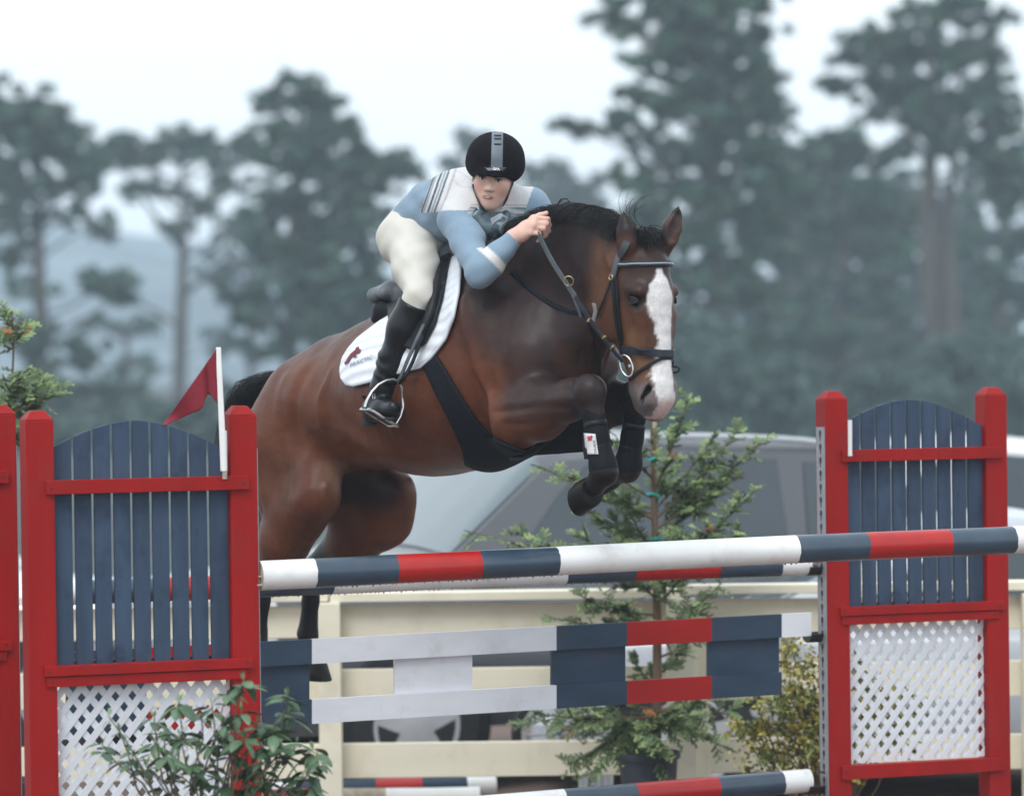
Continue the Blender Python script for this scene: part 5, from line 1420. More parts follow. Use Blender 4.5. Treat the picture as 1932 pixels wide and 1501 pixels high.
pts = [(671 + (x/tw*44)*math.cos(ang_) + 0*y, 696 + (x/tw*44)*math.sin(ang_)*1.0 - y*9.5) for x, y, z in tv]
on_pad(pts, tf, 'lettering', LET)

# ---- girth and its strap between the forelegs
gir = empty('girth', HC(900, 860), 'wide dark girth with a belly guard running down behind the elbow', 'girth')
gl = [(792,672),(808,705),(826,742),(846,782),(862,815),(874,845),(878,872)]; gr_ = [(820,662),(845,700),(873,748),(900,790),(928,822),(968,840),(990,848)]
rows = []; nn_ = 9
G = []
for i in range(40):
    t = i/39*(len(gl)-1); k = min(len(gl)-2, int(t)); f = t-k
    L_ = (gl[k][0]*(1-f)+gl[k+1][0]*f, gl[k][1]*(1-f)+gl[k+1][1]*f); R2 = (gr_[k][0]*(1-f)+gr_[k+1][0]*f, gr_[k][1]*(1-f)+gr_[k+1][1]*f)
    for j in range(nn_): G.append((L_[0]+(R2[0]-L_[0])*j/(nn_-1), L_[1]+(R2[1]-L_[1])*j/(nn_-1)))
gp, gn, gok = hits(G, B, .008)
gp = gp.reshape(40, nn_, 3)
# the underside: from the last visible row round to the other flank
last = gp[-1]; az_ = to_az(last)
und = []
for k in range(1, 12):
    th = k/12; lat0 = ((last - A_(H0)) @ hrn); lat = lat0*(1-2*th)
    O = A_(H0)*np.array([1,1,0]) + az_[:, :1]*A_(hh) + lat[:, None]*hrn + np.array([0,0,1.])*(last[:,2].min()-.5)
    p, ok = march(B, O, np.repeat(np.array([[0,0,1.]]), nn_, 0), 0, 1.2); n = normals(B, p); und.append(p + n*.008)
mir = gp - 2*((gp - A_(H0)) @ hrn)[..., None]*hrn
allr = np.concatenate([gp, np.array(und), mir[::-1]], 0)
grid_obj('strap', allr.reshape(-1, 3), allr.shape[0], nn_, GIRM, gir, .010)
def tube_px(name, pts, r, m, parent, lat=None, pl=None, off=0):
    mb = MB(); mb.tube([HS(x, y, lat if not hasattr(lat, '__len__') else lat[i]) for i, (x, y) in enumerate(pts)], r, 7, flat=(1, .45)); return mb.build(name, m, parent, smooth=60)
tube_px('martingale_strap', [(966,862),(990,852),(1020,832),(1045,812),(1062,788),(1078,760)], .012, GIRM, gir, [.08,.06,.04,.03,.02,.0])
tube_px('buckle_strap', [(962,866),(985,867),(1012,850),(1035,828),(1052,806)], .007, BRIDLE, gir, [.10,.10,.09,.08,.06])

# ---- saddle
sad = empty('saddle', HC(800, 560), 'black leather jumping saddle with a raised cantle under the rider', 'saddle')
flow = [(742,592),(748,625),(765,652),(790,664),(812,654),(832,618),(847,570),(856,520),(858,484)]; fupp = [(742,588),(760,580),(790,562),(815,540),(836,508),(852,484)]
p1, _, _ = hits(flow); p2, _, _ = hits(fupp); z1, z2 = to_az(p1), to_az(p2); o1, o2 = np.argsort(z1[:,0]), np.argsort(z2[:,0])
f1 = lambda a: np.interp(a, z1[o1,0], z1[o1,1]); f2 = lambda a: np.interp(a, z2[o2,0], z2[o2,1])
sheet('flap', flow, fupp, .034, LEATH, sad, .012, 40, 22)
for sg in (1,-1):
    q = sides([tuple(x) for x in to_az(hits([(850,510),(845,550),(830,600),(812,636)])[0])], sg, .046)[0]
    mb = MB(); mb.tube([Vector(x) for x in q], [.012,.022,.022,.010], 10); mb.build('knee_roll', LEATH, sad, smooth=60)
    q = sides([tuple(x) for x in to_az(hits([(838,530),(831,565),(820,610)])[0])], sg, .050)[0]
    mb = MB(); mb.tube([Vector(x) for x in q], [.006,.008,.006], 8); mb.build('billet_strap', LEATH, sad, smooth=60)
SS = SDF()
SS.chain([HC(868,462), HC(848,486), HC(820,528), HC(785,560), HC(757,560)], [.035,.045,.052,.062,.055], .05, (hrn, 1.5))
SS.chain([HC(757,557,-.13), HC(752,548), HC(757,557,.13)], [.030,.038,.030], .04)
SS.chain([HS(758,548,.04), HS(735,546,.10), HS(722,553,.14)], [.024,.026,.022], .03)
v_, f_ = SS.mesh(.010); raw_obj('seat', smooth_mesh(v_, f_, 2), f_, mat('grey_worn_seat_leather', (.13,.145,.165), .45, .2, 30, .0004, 150, spec=.35), sad)
SP = SDF()
SP.chain([HS(752,585,.07), HS(728,580,.10), HS(716,585,.12)], [.04,.036,.026], .03); SP.chain([HS(752,600,.08), HS(722,600,.11), HS(706,603,.13)], [.026,.020,.012], .03)
SP.chain([HS(800,600,.10), HS(752,590,.08)], [.045,.045], .03)
v_, f_ = SP.mesh(.010); v_ = smooth_mesh(v_, f_, 2); raw_obj('panel', v_, f_, LEATH, sad)
vm = v_ - 2*((v_ - A_(H0)) @ hrn)[:, None]*hrn; raw_obj('panel', vm, f_[:, ::-1], LEATH, sad)

# ------------------------------------------------------------------ rider
person = empty('person', HC(780, 430), 'rider in pale blue sweater, white breeches and black helmet crouching over the horse', 'person')
# head frame: R_ to the picture's right, U_ up the face, F_ out of the face
Ff = Vector((-.17, -.965, -.20)).normalized(); Uf = Vector((.125, -.20, .97)); Uf = (Uf - Ff*Uf.dot(Ff)).normalized(); Rf = Uf.cross(-Ff).normalized()
if Rf.x < 0: Rf = -Rf
HO = HS(933, 332, .07)
hp = lambda x, y, z: HO + Rf*x + Uf*y + Ff*z
shR, elR, wrR = HS(864,412,.17), HS(906,515,.30), HS(972,448,.20)
shL, elL, wrL = HS(1000,392,-.17), HS(1060,470,-.27), HS(1075,455,-.13)
pel = HC(812,434); lum = HC(832,402); mid = HC(880,385); chs = HC(925,392); nkb = HS(932,378,.02)
def torso(S, e=0.0):
    S.chain([pel, lum], [.125+e,.115+e], .05, (hrn, 1.15)); S.chain([lum, mid, chs], [.115+e,.12+e,.105+e], .06, (hrn, 1.25))
    S.chain([chs.lerp(shR,.4), shR], [.085+e,.070+e], .05); S.chain([chs.lerp(shL,.4), shL], [.085+e,.070+e], .05)
def arm(S, sh, el, wr, e=0.0):
    S.chain([sh, sh.lerp(el,.4), el], [.062+e,.056+e,.048+e], .035); S.chain([el, el.lerp(wr,.35), wr], [.048+e,.046+e,.030+e], .02)
hipR, knR, anR = HS(778,460,.12), HS(792,560,.275), HS(727,728,.31)
hipL, knL, anL = HC(815,460,-.13), HC(845,575,-.275), HC(790,742,-.31)
hlR, toR = HS(697,776,.31), HS(742,770,.38)
hlL, toL = HC(755,790,-.32), HC(815,775,-.36)
def leg(S, hp_, kn, an, e=0.0, low=True):
    S.chain([hp_, hp_.lerp(kn,.45), kn], [.105+e,.088+e,.056+e], .05, (hrn, .9))
    if low: S.chain([kn, kn.lerp(an,.35), an], [.054+e,.056+e,.036+e], .03)
BD = SDF()
torso(BD, -.012)
for a in ((shR,elR,wrR), (shL,elL,wrL)): arm(BD, *a, -.012)
for a in ((hipR,knR,anR), (hipL,knL,anL)): leg(BD, *a, -.010)
for an, hl, to in ((anR,hlR,toR), (anL,hlL,toL)): BD.chain([an, hl.lerp(to,.35), to], [.03,.032,.02], .02)
# neck and head
BD.chain([nkb, hp(0,-.075,-.030)], [.052,.043], .03)
BD.ell(A_(hp(0,.028,-.008)), [Rf*.074, Uf*.098, Ff*.092], .02)
BD.chain([hp(0,-.02,.038), hp(0,-.060,.048), hp(0,-.094,.064)], [.056,.046,.022], .02)
for sg in (1,-1):
    BD.chain([hp(.051*sg,-.015,.0), hp(.039*sg,-.066,.018), hp(.016*sg,-.096,.056)], [.020,.020,.016], .025)
    BD.ball(A_(hp(.036*sg,-.026,.055)), .025, .025)
    BD.chain([hp(.014*sg,.022,.082), hp(.050*sg,.020,.064)], [.011,.010], .014)
    BD.ball(A_(hp(.030*sg,.002,.097)), .0155, .010, 'sub')
    BD.ball(A_(hp(.0115*sg,-.034,.096)), .0085, .006)
BD.chain([hp(0,.012,.083), hp(0,-.012,.094), hp(0,-.030,.104)], [.0075,.009,.0115], .008)
BD.chain([hp(-.022,-.062,.074), hp(-.006,-.056,.085), hp(.006,-.056,.085), hp(.022,-.062,.074)], [.004,.0062,.0062,.004], .005)
BD.chain([hp(-.019,-.072,.074), hp(0,-.077,.084), hp(.019,-.072,.074)], [.004,.0075,.004], .005)
# right hand: palm, four bent fingers of different length, thumb from the side of the palm
def hand(S, wr, kn0, kn3, dn, scale=1.0, k=.006):
    """wr: wrist, kn0: index knuckle, kn3: little-finger knuckle, dn: the way the fingers curl"""
    dn = dn.normalized(); ac = (kn3-kn0)
    S.chain([wr, wr.lerp(kn0,.55), kn0], [.027,.022,.0135], .015); S.chain([wr, wr.lerp(kn3,.55), kn3], [.025,.020,.012], .015)
    S.chain([wr, (kn0+kn3)/2], [.026,.019], .02)
    out = ((kn0+kn3)/2 - wr).normalized(); tips_ = []
    for i, (l, r) in enumerate(((.041,.0095),(.045,.0098),(.042,.0092),(.033,.0082))):
        q = kn0 + ac*(i/3); d1 = (out*.75 + dn*.75).normalized(); a = q + d1*l*scale; d2 = (dn*.9 - out*.55).normalized(); b = a + d2*l*.72*scale; d3 = (-out*.95 + dn*.1).normalized(); c = b + d3*l*.5*scale
        S.chain([q, a], [r*1.12,r], k*.5); S.chain([a, b], [r,r*.94], k*.5); S.chain([b, c], [r*.92,r*.8], k*.5); tips_.append((q, a, b, c))
    return tips_
kn0, kn3 = HS(1012,412,.155), HS(1000,440,.185)
fin = hand(BD, HS(969,449,.20), kn0, kn3, (Vector((.25,-.1,-1))*.55 - hr*.75))
BD.chain([HS(985,432,.165), HS(1006,412,.135), HS(1019,407,.125), HS(1031,402,.118)], [.015,.0125,.011,.0085], .008)
kl0, kl3 = HS(1095,435,-.11), HS(1100,455,-.13)
hand(BD, wrL, kl0, kl3, hr*.6 + Vector((0,0,-.6)))
vb, fb = BD.mesh(.0048 if not globals().get('QUICK') else .008)
vb = smooth_mesh(vb, fb, 1)
def skin(V):
    c = np.array((.68,.44,.36))[None]*(1 + .05*vnoise(V, 30)[:,None] + .03*vnoise(V, 90, 2)[:,None])
    q = V - A_(HO); x, y, z = q @ A_(Rf), q @ A_(Uf), q @ A_(Ff)
    def bl(col, w):
        nonlocal c; w = np.clip(w,0,1)[:,None]; c = c*(1-w) + np.array(col)[None]*w
    hd = (np.abs(x) < .09)*(y > -.13)*(z > -.02)
    bl((.60,.27,.22), hd*(1-ss(np.hypot(np.abs(x)-.040, y+.030), .008, .034))*.55)
    bl((.44,.15,.13), hd*(1-ss(np.hypot(x/2.6, y+.066), .005, .012))*(z > .065)*.9)
    bl((.10,.035,.03), hd*(1-ss(np.abs(y+.0665-x*.05), .0030, .0046))*(1-ss(np.abs(x), .013, .017))*(z > .06)*.95)
    bl((.60,.57,.54), hd*(1-ss(np.abs(y+.0655-x*.05), .0016, .0028))*(1-ss(np.abs(x), .009, .012))*(z > .06)*.95)
    bl((.24,.13,.085), hd*(1-ss(np.hypot((np.abs(x)-.033)/2.6, y-.0155-.1*(.02-np.abs(np.abs(x)-.033))), .001, .0034))*.8*(z > .05))
    bl((.25,.12,.10), hd*(1-ss(np.hypot((np.abs(x)-.030)/1.5, y-.003), .007, .012))*.45*(z > .05))
    bl((.12,.04,.03), hd*(1-ss(np.hypot(np.abs(x)-.0058, y+.0395), .001, .0035))*(z > .09)*.9)
    kd = np.min([np.linalg.norm(V - A_(a), axis=1) for f in fin for a in f[:2]], 0); bl((.52,.22,.17), (1-ss(kd, .006, .016))*.35)
    return np.clip(c, .01, .9)
SKIN = mat('skin', (.5,.3,.2), .5, .03, 30, .0002, 400, attr='coat', spec=.4); SKIN.node_tree.nodes['Principled BSDF'].inputs['Subsurface Weight'].default_value = .12
SKIN.node_tree.nodes['Principled BSDF'].inputs['Subsurface Radius'].default_value = (.012,.004,.002); SKIN.node_tree.nodes['Principled BSDF'].inputs['Subsurface Scale'].default_value = 1
raw_obj('body', vb, fb, SKIN, person, skin(vb))
EYW = mat('eye_white', (.60,.58,.56), .1, .03, 10, coat=1); IRI = mat('iris', (.02,.022,.022), .15, .1, 40)
for sg in (1,-1):
    mb = MB(); c = hp(.030*sg, .002, .0765); mb.sphere(c, .0118, 18, 12); mb.cm = 0
    e = mb.build('eye', EYW, person, smooth=180); mb = MB(); g_ = (Ff + Rf*-.05 - Uf*.05).normalized(); mb.lathe([(.0055, .0108), (.0045, .0119), (.0001, .0122)], c, g_, 14); mb.build('iris', IRI, e, smooth=180)
    ld = MB(); ld.tube([c + Rf*(math.cos(t)*.0125) + Uf*(.0035*math.sin(t)+.0012) + Ff*(.0075+.0042*math.sin(t)) for t in np.linspace(.1, 3.04, 9)], .0019, 6); ld.build('eyelid', mat('lash_line', (.09,.045,.035), .6, .1, 30), e, smooth=180)
# ring
a_, b_ = fin[2][0], fin[2][1]; ring_obj('ring', a_.lerp(b_, .62), b_-a_, .0105, .0016, BRASS, person)
# breeches
BR = SDF()
BR.chain([HC(808,428), HC(824,428)], [.124,.122], .05, (hrn, 1.2))
for sg, (h_, k_, a_) in ((1,(hipR,knR,anR)), (-1,(hipL,knL,anL))):
    BR.ball(A_(HC(796,452,.085*sg)), .107, .05); leg(BR, h_, k_, a_, -.002, False); BR.cone(k_, k_.lerp(a_,.26), .060, .056, .03)
def wr_fn(dirs):
    def f(p, v):
        m = np.abs(v) < .03
        if m.any(): 
            q = p[m]; v = v.copy(); v[m] += .0014*np.sin(q @ np.array((38., 12, 60)) + 2.2*np.sin(q @ np.array((9.,-14, 11)))) + .0014*np.sin(q @ np.array((-50., 20, 75)) + 2*np.sin(q @ np.array((12.,9,-10))))
        return v
    return f
vq, fq = BR.mesh(.0065 if not globals().get('QUICK') else .010, wr_fn(0)); BREE = mat('white_breeches', (.60,.585,.53), .75, .04, 20, .0005, 160)
raw_obj('breeches', smooth_mesh(vq, fq, 1), fq, BREE, person)
# boots
BOOT = mat('black_boot_leather', (.009,.010,.013), .30, .2, 20, .0004, 120, spec=.32); SOLE = mat('rubber_sole', (.02,.016,.014), .7, .2, 30)
for sg, (k_, a_, hl, to) in ((1,(knR,anR,hlR,toR)), (-1,(knL,anL,hlL,toL))):
    S = SDF(); top = k_.lerp(a_, .06)
    S.chain([top, k_.lerp(a_,.35), k_.lerp(a_,.72), a_], [.070,.072,.060,.054], .03)
    S.chain([a_, hl.lerp(to,.18)+UP*.01], [.045,.040], .03); S.chain([hl.lerp(to,.15), hl.lerp(to,.6), to], [.037,.038,.027], .03)
    # the boot top is cut square to the shin
    ax = (a_-k_).normalized(); cut = A_(top + ax*.012); axn = A_(ax)
    S.ell(A_(top - ax*.055), [ax*.062, ax.orthogonal().normalized()*.16, ax.cross(ax.orthogonal().normalized())*.16], .004, 'sub')
    def wf(p, v, a_=a_, k_=k_):
        m = np.abs(v) < .03
        if m.any():
            q = p[m]; d, h = seg_d(q, k_.lerp(a_,.55), a_); w = 1-ss(np.abs(h-.55), .2, .55); v = v.copy()
            v[m] += (.0028*w + .0002)*np.sin(q @ np.array((14., 10, 105)) + 3.2*np.sin(q @ np.array((19.,-21, 17))))
        return v
    v_, f_ = S.mesh(.006, wf); bo = raw_obj('boot', smooth_mesh(v_, f_, 1), f_, BOOT, person)
    fd = (to-hl).normalized(); dn = (-UP + fd*UP.dot(fd)).normalized(); sl_ = MB(); sd = fd.cross(dn)
    for c_, l_, w_, h_ in ((hl + fd*.004 + dn*.026, .060, .033, .026), (hl.lerp(to,.70) + dn*.032, .15, .034, .009)):
        vs = []
        for z in (0, h_):
            for t in range(16):
                w = 2*math.pi*t/16; vs.append(c_ + fd*math.cos(w)*l_/2 + sd*math.sin(w)*w_ + dn*z)
        sl_.add(vs, [(i,(i+1)%16,16+(i+1)%16,16+i) for i in range(16)] + [tuple(range(16)), tuple(range(31,15,-1))])
    sl_.build('sole', SOLE, bo)
    # spur with its strap and buckle
    sp = MB(); sp.tube([hl + UP*.055 + hr*.03*sg, hl + UP*.056 - fd*.045, hl + UP*.052 - fd*.12], [.006,.008,.007], 8); sp.build('spur', LEATH, bo, smooth=60)
    bk = MB(); c_ = a_.lerp(hl.lerp(to,.5), .42) + hr*.046*sg; e1, e2 = (fd*1.0).normalized(), UP
    q = [c_ + e1*x + e2*z for x, z in ((-.011,-.008),(.011,-.008),(.011,.008),(-.011,.008),(-.011,-.008))]; bk.tube(q, .0022, 6); bk.build('buckle', CHROME, bo)
# sweater
SW = SDF(); torso(SW, .004)
SW.chain([HC(806,430), HC(822,418)], [.131,.128], .03, (hrn, 1.15))
arm(SW, shR, elR, wrR, .004); arm(SW, shL, elL, wrL, .004)
SW.ell(A_(HC(748,462)), [hh*.20, hr*.5, UP*.20], .01, 'sub') if 0 else None
def swf(p, v):
    m = np.abs(v) < .03
    v = v.copy()
    if m.any():
        q = p[m]; v[m] += .0022*np.sin(q @ np.array((30., 10, 44)) + 2.4*np.sin(q @ np.array((8.,-11, 9)))) + .0012*np.sin(q @ np.array((-22., 30, 70)) + 2*np.sin(q @ np.array((10.,9,-12))))
    # hem: a cut square to the spine
    hc = A_(HC(797,424)); ax = A_((HC(838,398) - HC(792,428)).normalized()); cutd = (hc - p) @ ax
    near = np.linalg.norm(p - hc, axis=1) < .32
    v = np.where(near & (p[:,2] > elR.z + .09), np.maximum(v, cutd), v)
    # cuffs
    for wr, el in ((wrR, elR), (wrL, elL)):
        a = A_((wr-el).normalized()); cd = (p - A_(wr) + a*.006) @ a; nr = np.linalg.norm(p - A_(wr), axis=1) < .07
        v = np.where(nr, np.maximum(v, cd), v)
    # neck opening
    return v
v_, f_ = SW.mesh(.0055 if not globals().get('QUICK') else .009, swf); v_ = smooth_mesh(v_, f_, 1)
def knit(V):
    nb = A_(HS(915,356,.02)); d = V - nb
    # the yoke is measured round the neck, longer down the front
    dx_ = d[:,0] - .35*d[:,2]; zn = np.maximum(-d[:,2], 0)*2.0; rr = np.where(dx_ < -.03, np.maximum(-dx_*.97, np.where(zn > .172, .5, 0)), np.where(dx_ > .178, .5, zn)) + .0025*vnoise(V, 14)
    c = np.array((.215,.305,.395))[None]*(1 + .05*vnoise(V, 20)[:,None])
    def bl(col, w):
        nonlocal c; w = np.clip(w,0,1)[:,None]; c = c*(1-w) + np.array(col)[None]*w
    e = .0035; st = lambda a, b: ss(rr, a-e, a)*(1-ss(rr, b, b+e))
    onb = 1-ss(np.minimum(seg_d(V, shR.lerp(elR,.12), elR)[0] - .0, 9), .060, .068)
    yk = (1-onb) if True else 1
    bl((.60,.60,.61), (1-ss(rr, .205, .208))*yk)
    for a, b, col in ((.128,.133,(.42,.38,.40)),(.152,.156,(.08,.11,.14)),(.164,.167,(.22,.30,.35)),(.176,.181,(.07,.085,.11)),(.193,.195,(.22,.30,.35)),(.2,.2035,(.08,.10,.14))): bl(col, st(a,b)*yk)
    for q in (.055,.095): bl((.45,.40,.43), (1-ss(np.abs(d @ hrn - q), .002, .004))*(1-ss(rr,.125,.13))*yk*.5)
    el_, h_ = seg_d(V, elR, wrR); bl((.68,.66,.64), ss(h_, .30,.315)*(1-ss(h_, .47,.485))*(el_ < .08))
    el_, h_ = seg_d(V, elL, wrL); bl((.68,.66,.64), ss(h_, .30,.315)*(1-ss(h_, .47,.485))*(el_ < .08))
    return c
raw_obj('sweater', v_, f_, mat('knitted_wool', (.3,.4,.5), .9, .06, 150, .0012, 420, attr='coat', sheen=.25, spec=.2), person, knit(v_))
# neck scarf and shirt collar
SC = SDF(); SC.chain([HS(905,415,.15), HS(915,432,.14), HS(930,440,.12), HS(925,455,.12)], [.030,.034,.030,.022], .03); SC.chain([HS(893,392,.12), HS(905,412,.15)], [.018,.026], .02); SC.chain([HS(955,405,.03), HS(935,430,.12)], [.018,.026], .02)
SC.chain([HS(908,440,.14), HS(912,462,.13)], [.026,.020], .02)
v_, f_ = SC.mesh(.006)
n1 = vnoise(v_, 34, 2.0); n2 = vnoise(v_, 55, 5.0)
cs = np.where((n1 > .25)[:,None], np.array((.20,.25,.27)), np.where((n2 > .2)[:,None], np.array((.018,.022,.035)), np.array((.035,.075,.095))))
raw_obj('scarf', smooth_mesh(v_, f_, 1), f_, mat('silk_scarf', (.1,.1,.1), .5, .1, 60, attr='coat'), person, smooth_mesh(cs, f_, 1))
COLR = mat('white_shirt_collar', (.66,.69,.76), .7, .04, 30)
mb = MB()
for poly, la in (([(892,372),(906,398),(908,414),(896,412),(886,385)], (.10,.15,.16,.15,.11)), ([(925,412),(944,402),(950,405),(938,425),(928,424)], (.17,.10,.08,.11,.15))):
    mb = MB(); mb.prism([HS(x, y, l) for (x, y), l in zip(poly, la)], Vector((0,-.004,0))); mb.build('collar', COLR, person)
# hair showing at the temple and a ponytail at the nape
HR = mat('blond_hair', (.32,.22,.13), .5, .25, 60)
mb = MB(); g_ = random.Random(4)
for k in range(60):
    p = hp(-.069 + g_.uniform(-.004,.004), .030 + g_.uniform(-.018,.012), g_.uniform(.0,.045)); mb.tube([p, p + Uf*-.02 + Rf*g_.uniform(-.003,.003), p + Uf*-.038 + Ff*.003], [.0014,.0012,.0005], 4)
    p = hp(.069 + g_.uniform(-.004,.004), .030 + g_.uniform(-.018,.012), g_.uniform(.0,.03)); mb.tube([p, p + Uf*-.02, p + Uf*-.032], [.0014,.0012,.0005], 4)
mb.build('hair', HR, person)
# helmet
hel = SDF(); hc_ = hp(-.004,.066,-.006)
hel.ell(A_(hc_), [Rf*.107, Uf*.096, Ff*.122], .02)
hel.ell(A_(hc_ - Uf*.035 - Ff*.012), [Rf*.104, Uf*.060, Ff*.112], .03)
hel.chain([hp(-.055,.036,.082), hp(-.022,.017,.118), hp(.012,.017,.118), hp(.046,.036,.085)], [.011,.010,.010,.011], .035)
hel.ell(A_(hp(0,-.028,.035)), [Rf*.076, Uf*.058, Ff*.16], .010, 'sub')
hel.ell(A_(hp(0,-.10,-.02)), [Rf*.15, Uf*.075, Ff*.15], .010, 'sub')
v_, f_ = hel.mesh(.005)
VELV = mat('black_velvet', (.006,.005,.008), .85, .3, 200, .0004, 600, spec=.15)
ho_ = raw_obj('helmet', smooth_mesh(v_, f_, 1), f_, VELV, person)
def on_sdf(sdf, pts, off):
    return hits(pts, sdf, off)
def patch_px(name, quad, sdf, off, material, parent, nu=10, nv=16, thick=.002):
    (x0,y0),(x1,y1),(x2,y2),(x3,y3) = quad; pts = []
    for i in range(nu):
        for j in range(nv):
            u, v = i/(nu-1), j/(nv-1)
            pts.append((((x0*(1-u)+x1*u)*(1-v) + (x3*(1-u)+x2*u)*v), ((y0*(1-u)+y1*u)*(1-v) + (y3*(1-u)+y2*u)*v)))
    p, n, ok = hits(pts, sdf, off); return grid_obj(name, p, nu, nv, material, parent, thick)
GREY = mat('grey_ventilation_strip', (.12,.15,.18), .45, .1, 40)
patch_px('strip', [(928,250),(949,250),(948,320),(926,320)], hel, .0015, GREY, ho_)
for y in (256, 262, 272):
    patch_px('vent', [(932,y),(946,y),(945,y+2.6),(933,y+2.6)], hel, .0036, TRIMB if 0 else LEATH, ho_, 6, 3, .001)
patch_px('badge', [(914,316),(955,316),(950,324),(920,324)], hel, .0025, mat('dark_badge', (.02,.03,.04), .3, .1, 20, coat=.5), ho_, 10, 4, .002)
tv, tf = text_mesh('GPA', 1.0, .03); tw = tv[:,0].max(); pts = [(929.5 + x/tw*13, 322.3 - y*7.2) for x, y, z in tv]
p, n, ok = hits(pts, hel, .0052); mb = MB(); mb.add([tuple(x) for x in p], tf); mb.build('lettering', mat('white_print', (.75,.75,.75), .5, .02, 10), ho_)
# chin harness
HARN = mat('black_webbing', (.012,.012,.016), .6, .1, 60)
for pts in ([(885,322),(890,342),(897,362),(907,385),(916,399),(928,405)], [(969,332),(965,348),(958,366),(950,385),(941,399),(928,405)]):
    band_on('chin_strap', pts, .010, HARN, ho_, BD, .003, .002, n=22)

# ---- stirrup iron, leather
pl_o = HS(722,765,.385); st_n = (hh*.9 + hr*.25).normalized()
SI = lambda x, y: PL(x, y, pl_o, st_n)
stir = empty('stirrup', pl_o, 'polished steel stirrup on the rider\'s near foot', 'stirrup')
arch = [(689,768),(693,755),(702,739),(714,726),(728,718),(741,715),(751,719),(758,731),(761,748),(760,768),(755,785),(746,799)]
mb = MB(); mb.tube([SI(*p) for p in arch], [.0045 + .003*abs(i-5.5)/5.5 for i in range(12)], 8, flat=(1,1.3)); mb.build('arch', CHROME, stir, smooth=60)
q = [SI(689,768) + hh*.03, SI(689,768) - hh*.03, SI(745,802) - hh*.03, SI(745,802) + hh*.03]
nt_ = ((q[1]-q[0]).cross(q[2]-q[1])).normalized(); mb = MB()
for w0, w1 in ((0,.22),(.78,1)):
    mb.prism([q[0].lerp(q[1],w0), q[0].lerp(q[1],w1), q[3].lerp(q[2],w1), q[3].lerp(q[2],w0)], nt_*.010)
mb.prism([q[0], q[1], q[1].lerp(q[2],.12), q[0].lerp(q[3],.12)], nt_*.011); mb.prism([q[3].lerp(q[0],.1), q[2].lerp(q[1],.1), q[2], q[3]], nt_*.011)
mb.build('footplate', CHROME, stir, bevel=.002)
mb = MB(); mb.prism([q[0].lerp(q[1],.24), q[0].lerp(q[1],.76), q[3].lerp(q[2],.76), q[3].lerp(q[2],.24)], nt_*.008); mb.build('tread', SOLE, stir)
mb = MB(); mb.strap([HS(800,612,.33), HS(787,640,.36), HS(770,678,.375), HS(756,712,.37), SI(751,720)], hr, .016, .004); mb.build('leather', LEATHG, sad)
mb = MB(); mb.strap([HS(806,612,.31), HS(794,645,.335), HS(778,685,.345), HS(762,716,.35), SI(754,722)], hr, .016, .004); mb.build('leather', LEATH, sad)

# ---- bridle
bri = empty('bridle', HC(1205, 520), 'dark leather bridle with noseband and flash strap on the horse\'s head', 'bridle')
band_on('browband', [(1163,499),(1180,499),(1200,498),(1225,498),(1247,497.5)], .020, BRIDLE, bri, None, .006, .006, mirror=True, both=True, n=22)
band_on('browband_piping', [(1172,499),(1200,498.3),(1225,498.3),(1247,498)], .004, mat('silver_piping', (.35,.42,.46), .3, .05, 10), bri, None, .0125, .003, mirror=True, both=True, n=22)
band_on('headpiece', [(1184,456),(1178,468),(1171,482),(1166,497),(1162,512),(1158,524)], .026, LEATHG, bri, None, .007, .005, mirror=True)
band_on('cheekpiece', [(1158,524),(1160,550),(1162,580),(1166,610),(1172,640),(1178,668)], .016, LEATH, bri, None, .006, .004, mirror=True, n=22)
band_on('cheekpiece', [(1164,520),(1167,560),(1170,600),(1175,640)], .012, LEATH, bri, None, .005, .003, mirror=True, n=16)
band_on('throatlash', [(1158,522),(1150,545),(1142,566),(1134,584),(1128,600)], .010, LEATH, bri, None, .006, .003, mirror=True)
band_on('noseband', [(1177,658),(1188,659),(1205,661),(1225,664),(1249,667)], .027, BRIDLE, bri, None, .006, .006, mirror=True, both=True, n=24)
band_on('flash_strap', [(1190,716),(1200,706),(1212,697),(1226,688),(1240,680),(1249,676)], .012, LEATH, bri, None, .005, .003, mirror=True, both=True, n=22)
mb = MB(); c = HS(1272,697,-.055); mb.tube([c + Vector((math.cos(t)*.018, 0, math.sin(t)*.011)) for t in np.linspace(0,6.28,16)], .0035, 6); mb.build('buckle', LEATH, bri)
p_, n_, _ = hits([(1158,524)], B, .014); ring_obj('buckle', p_[0], n_[0], .009, .002, BRASS, bri)
bitc = HS(1182,690,.085)
ring_obj('bit_ring', bitc, (hr + hh*.25).normalized(), .040, .0038, CHROME, bri, .62, UP + hh*-.45)
ring_obj('bit_ring', bitc - hr*.17, (hr - hh*.25).normalized(), .040, .0038, CHROME, bri, .62, UP + hh*-.45)
mb = MB(); mb.tube([bitc + hh*.015, bitc - hr*.17 + hh*.015], .006, 8); mb.build('bit_mouthpiece', CHROME, bri)
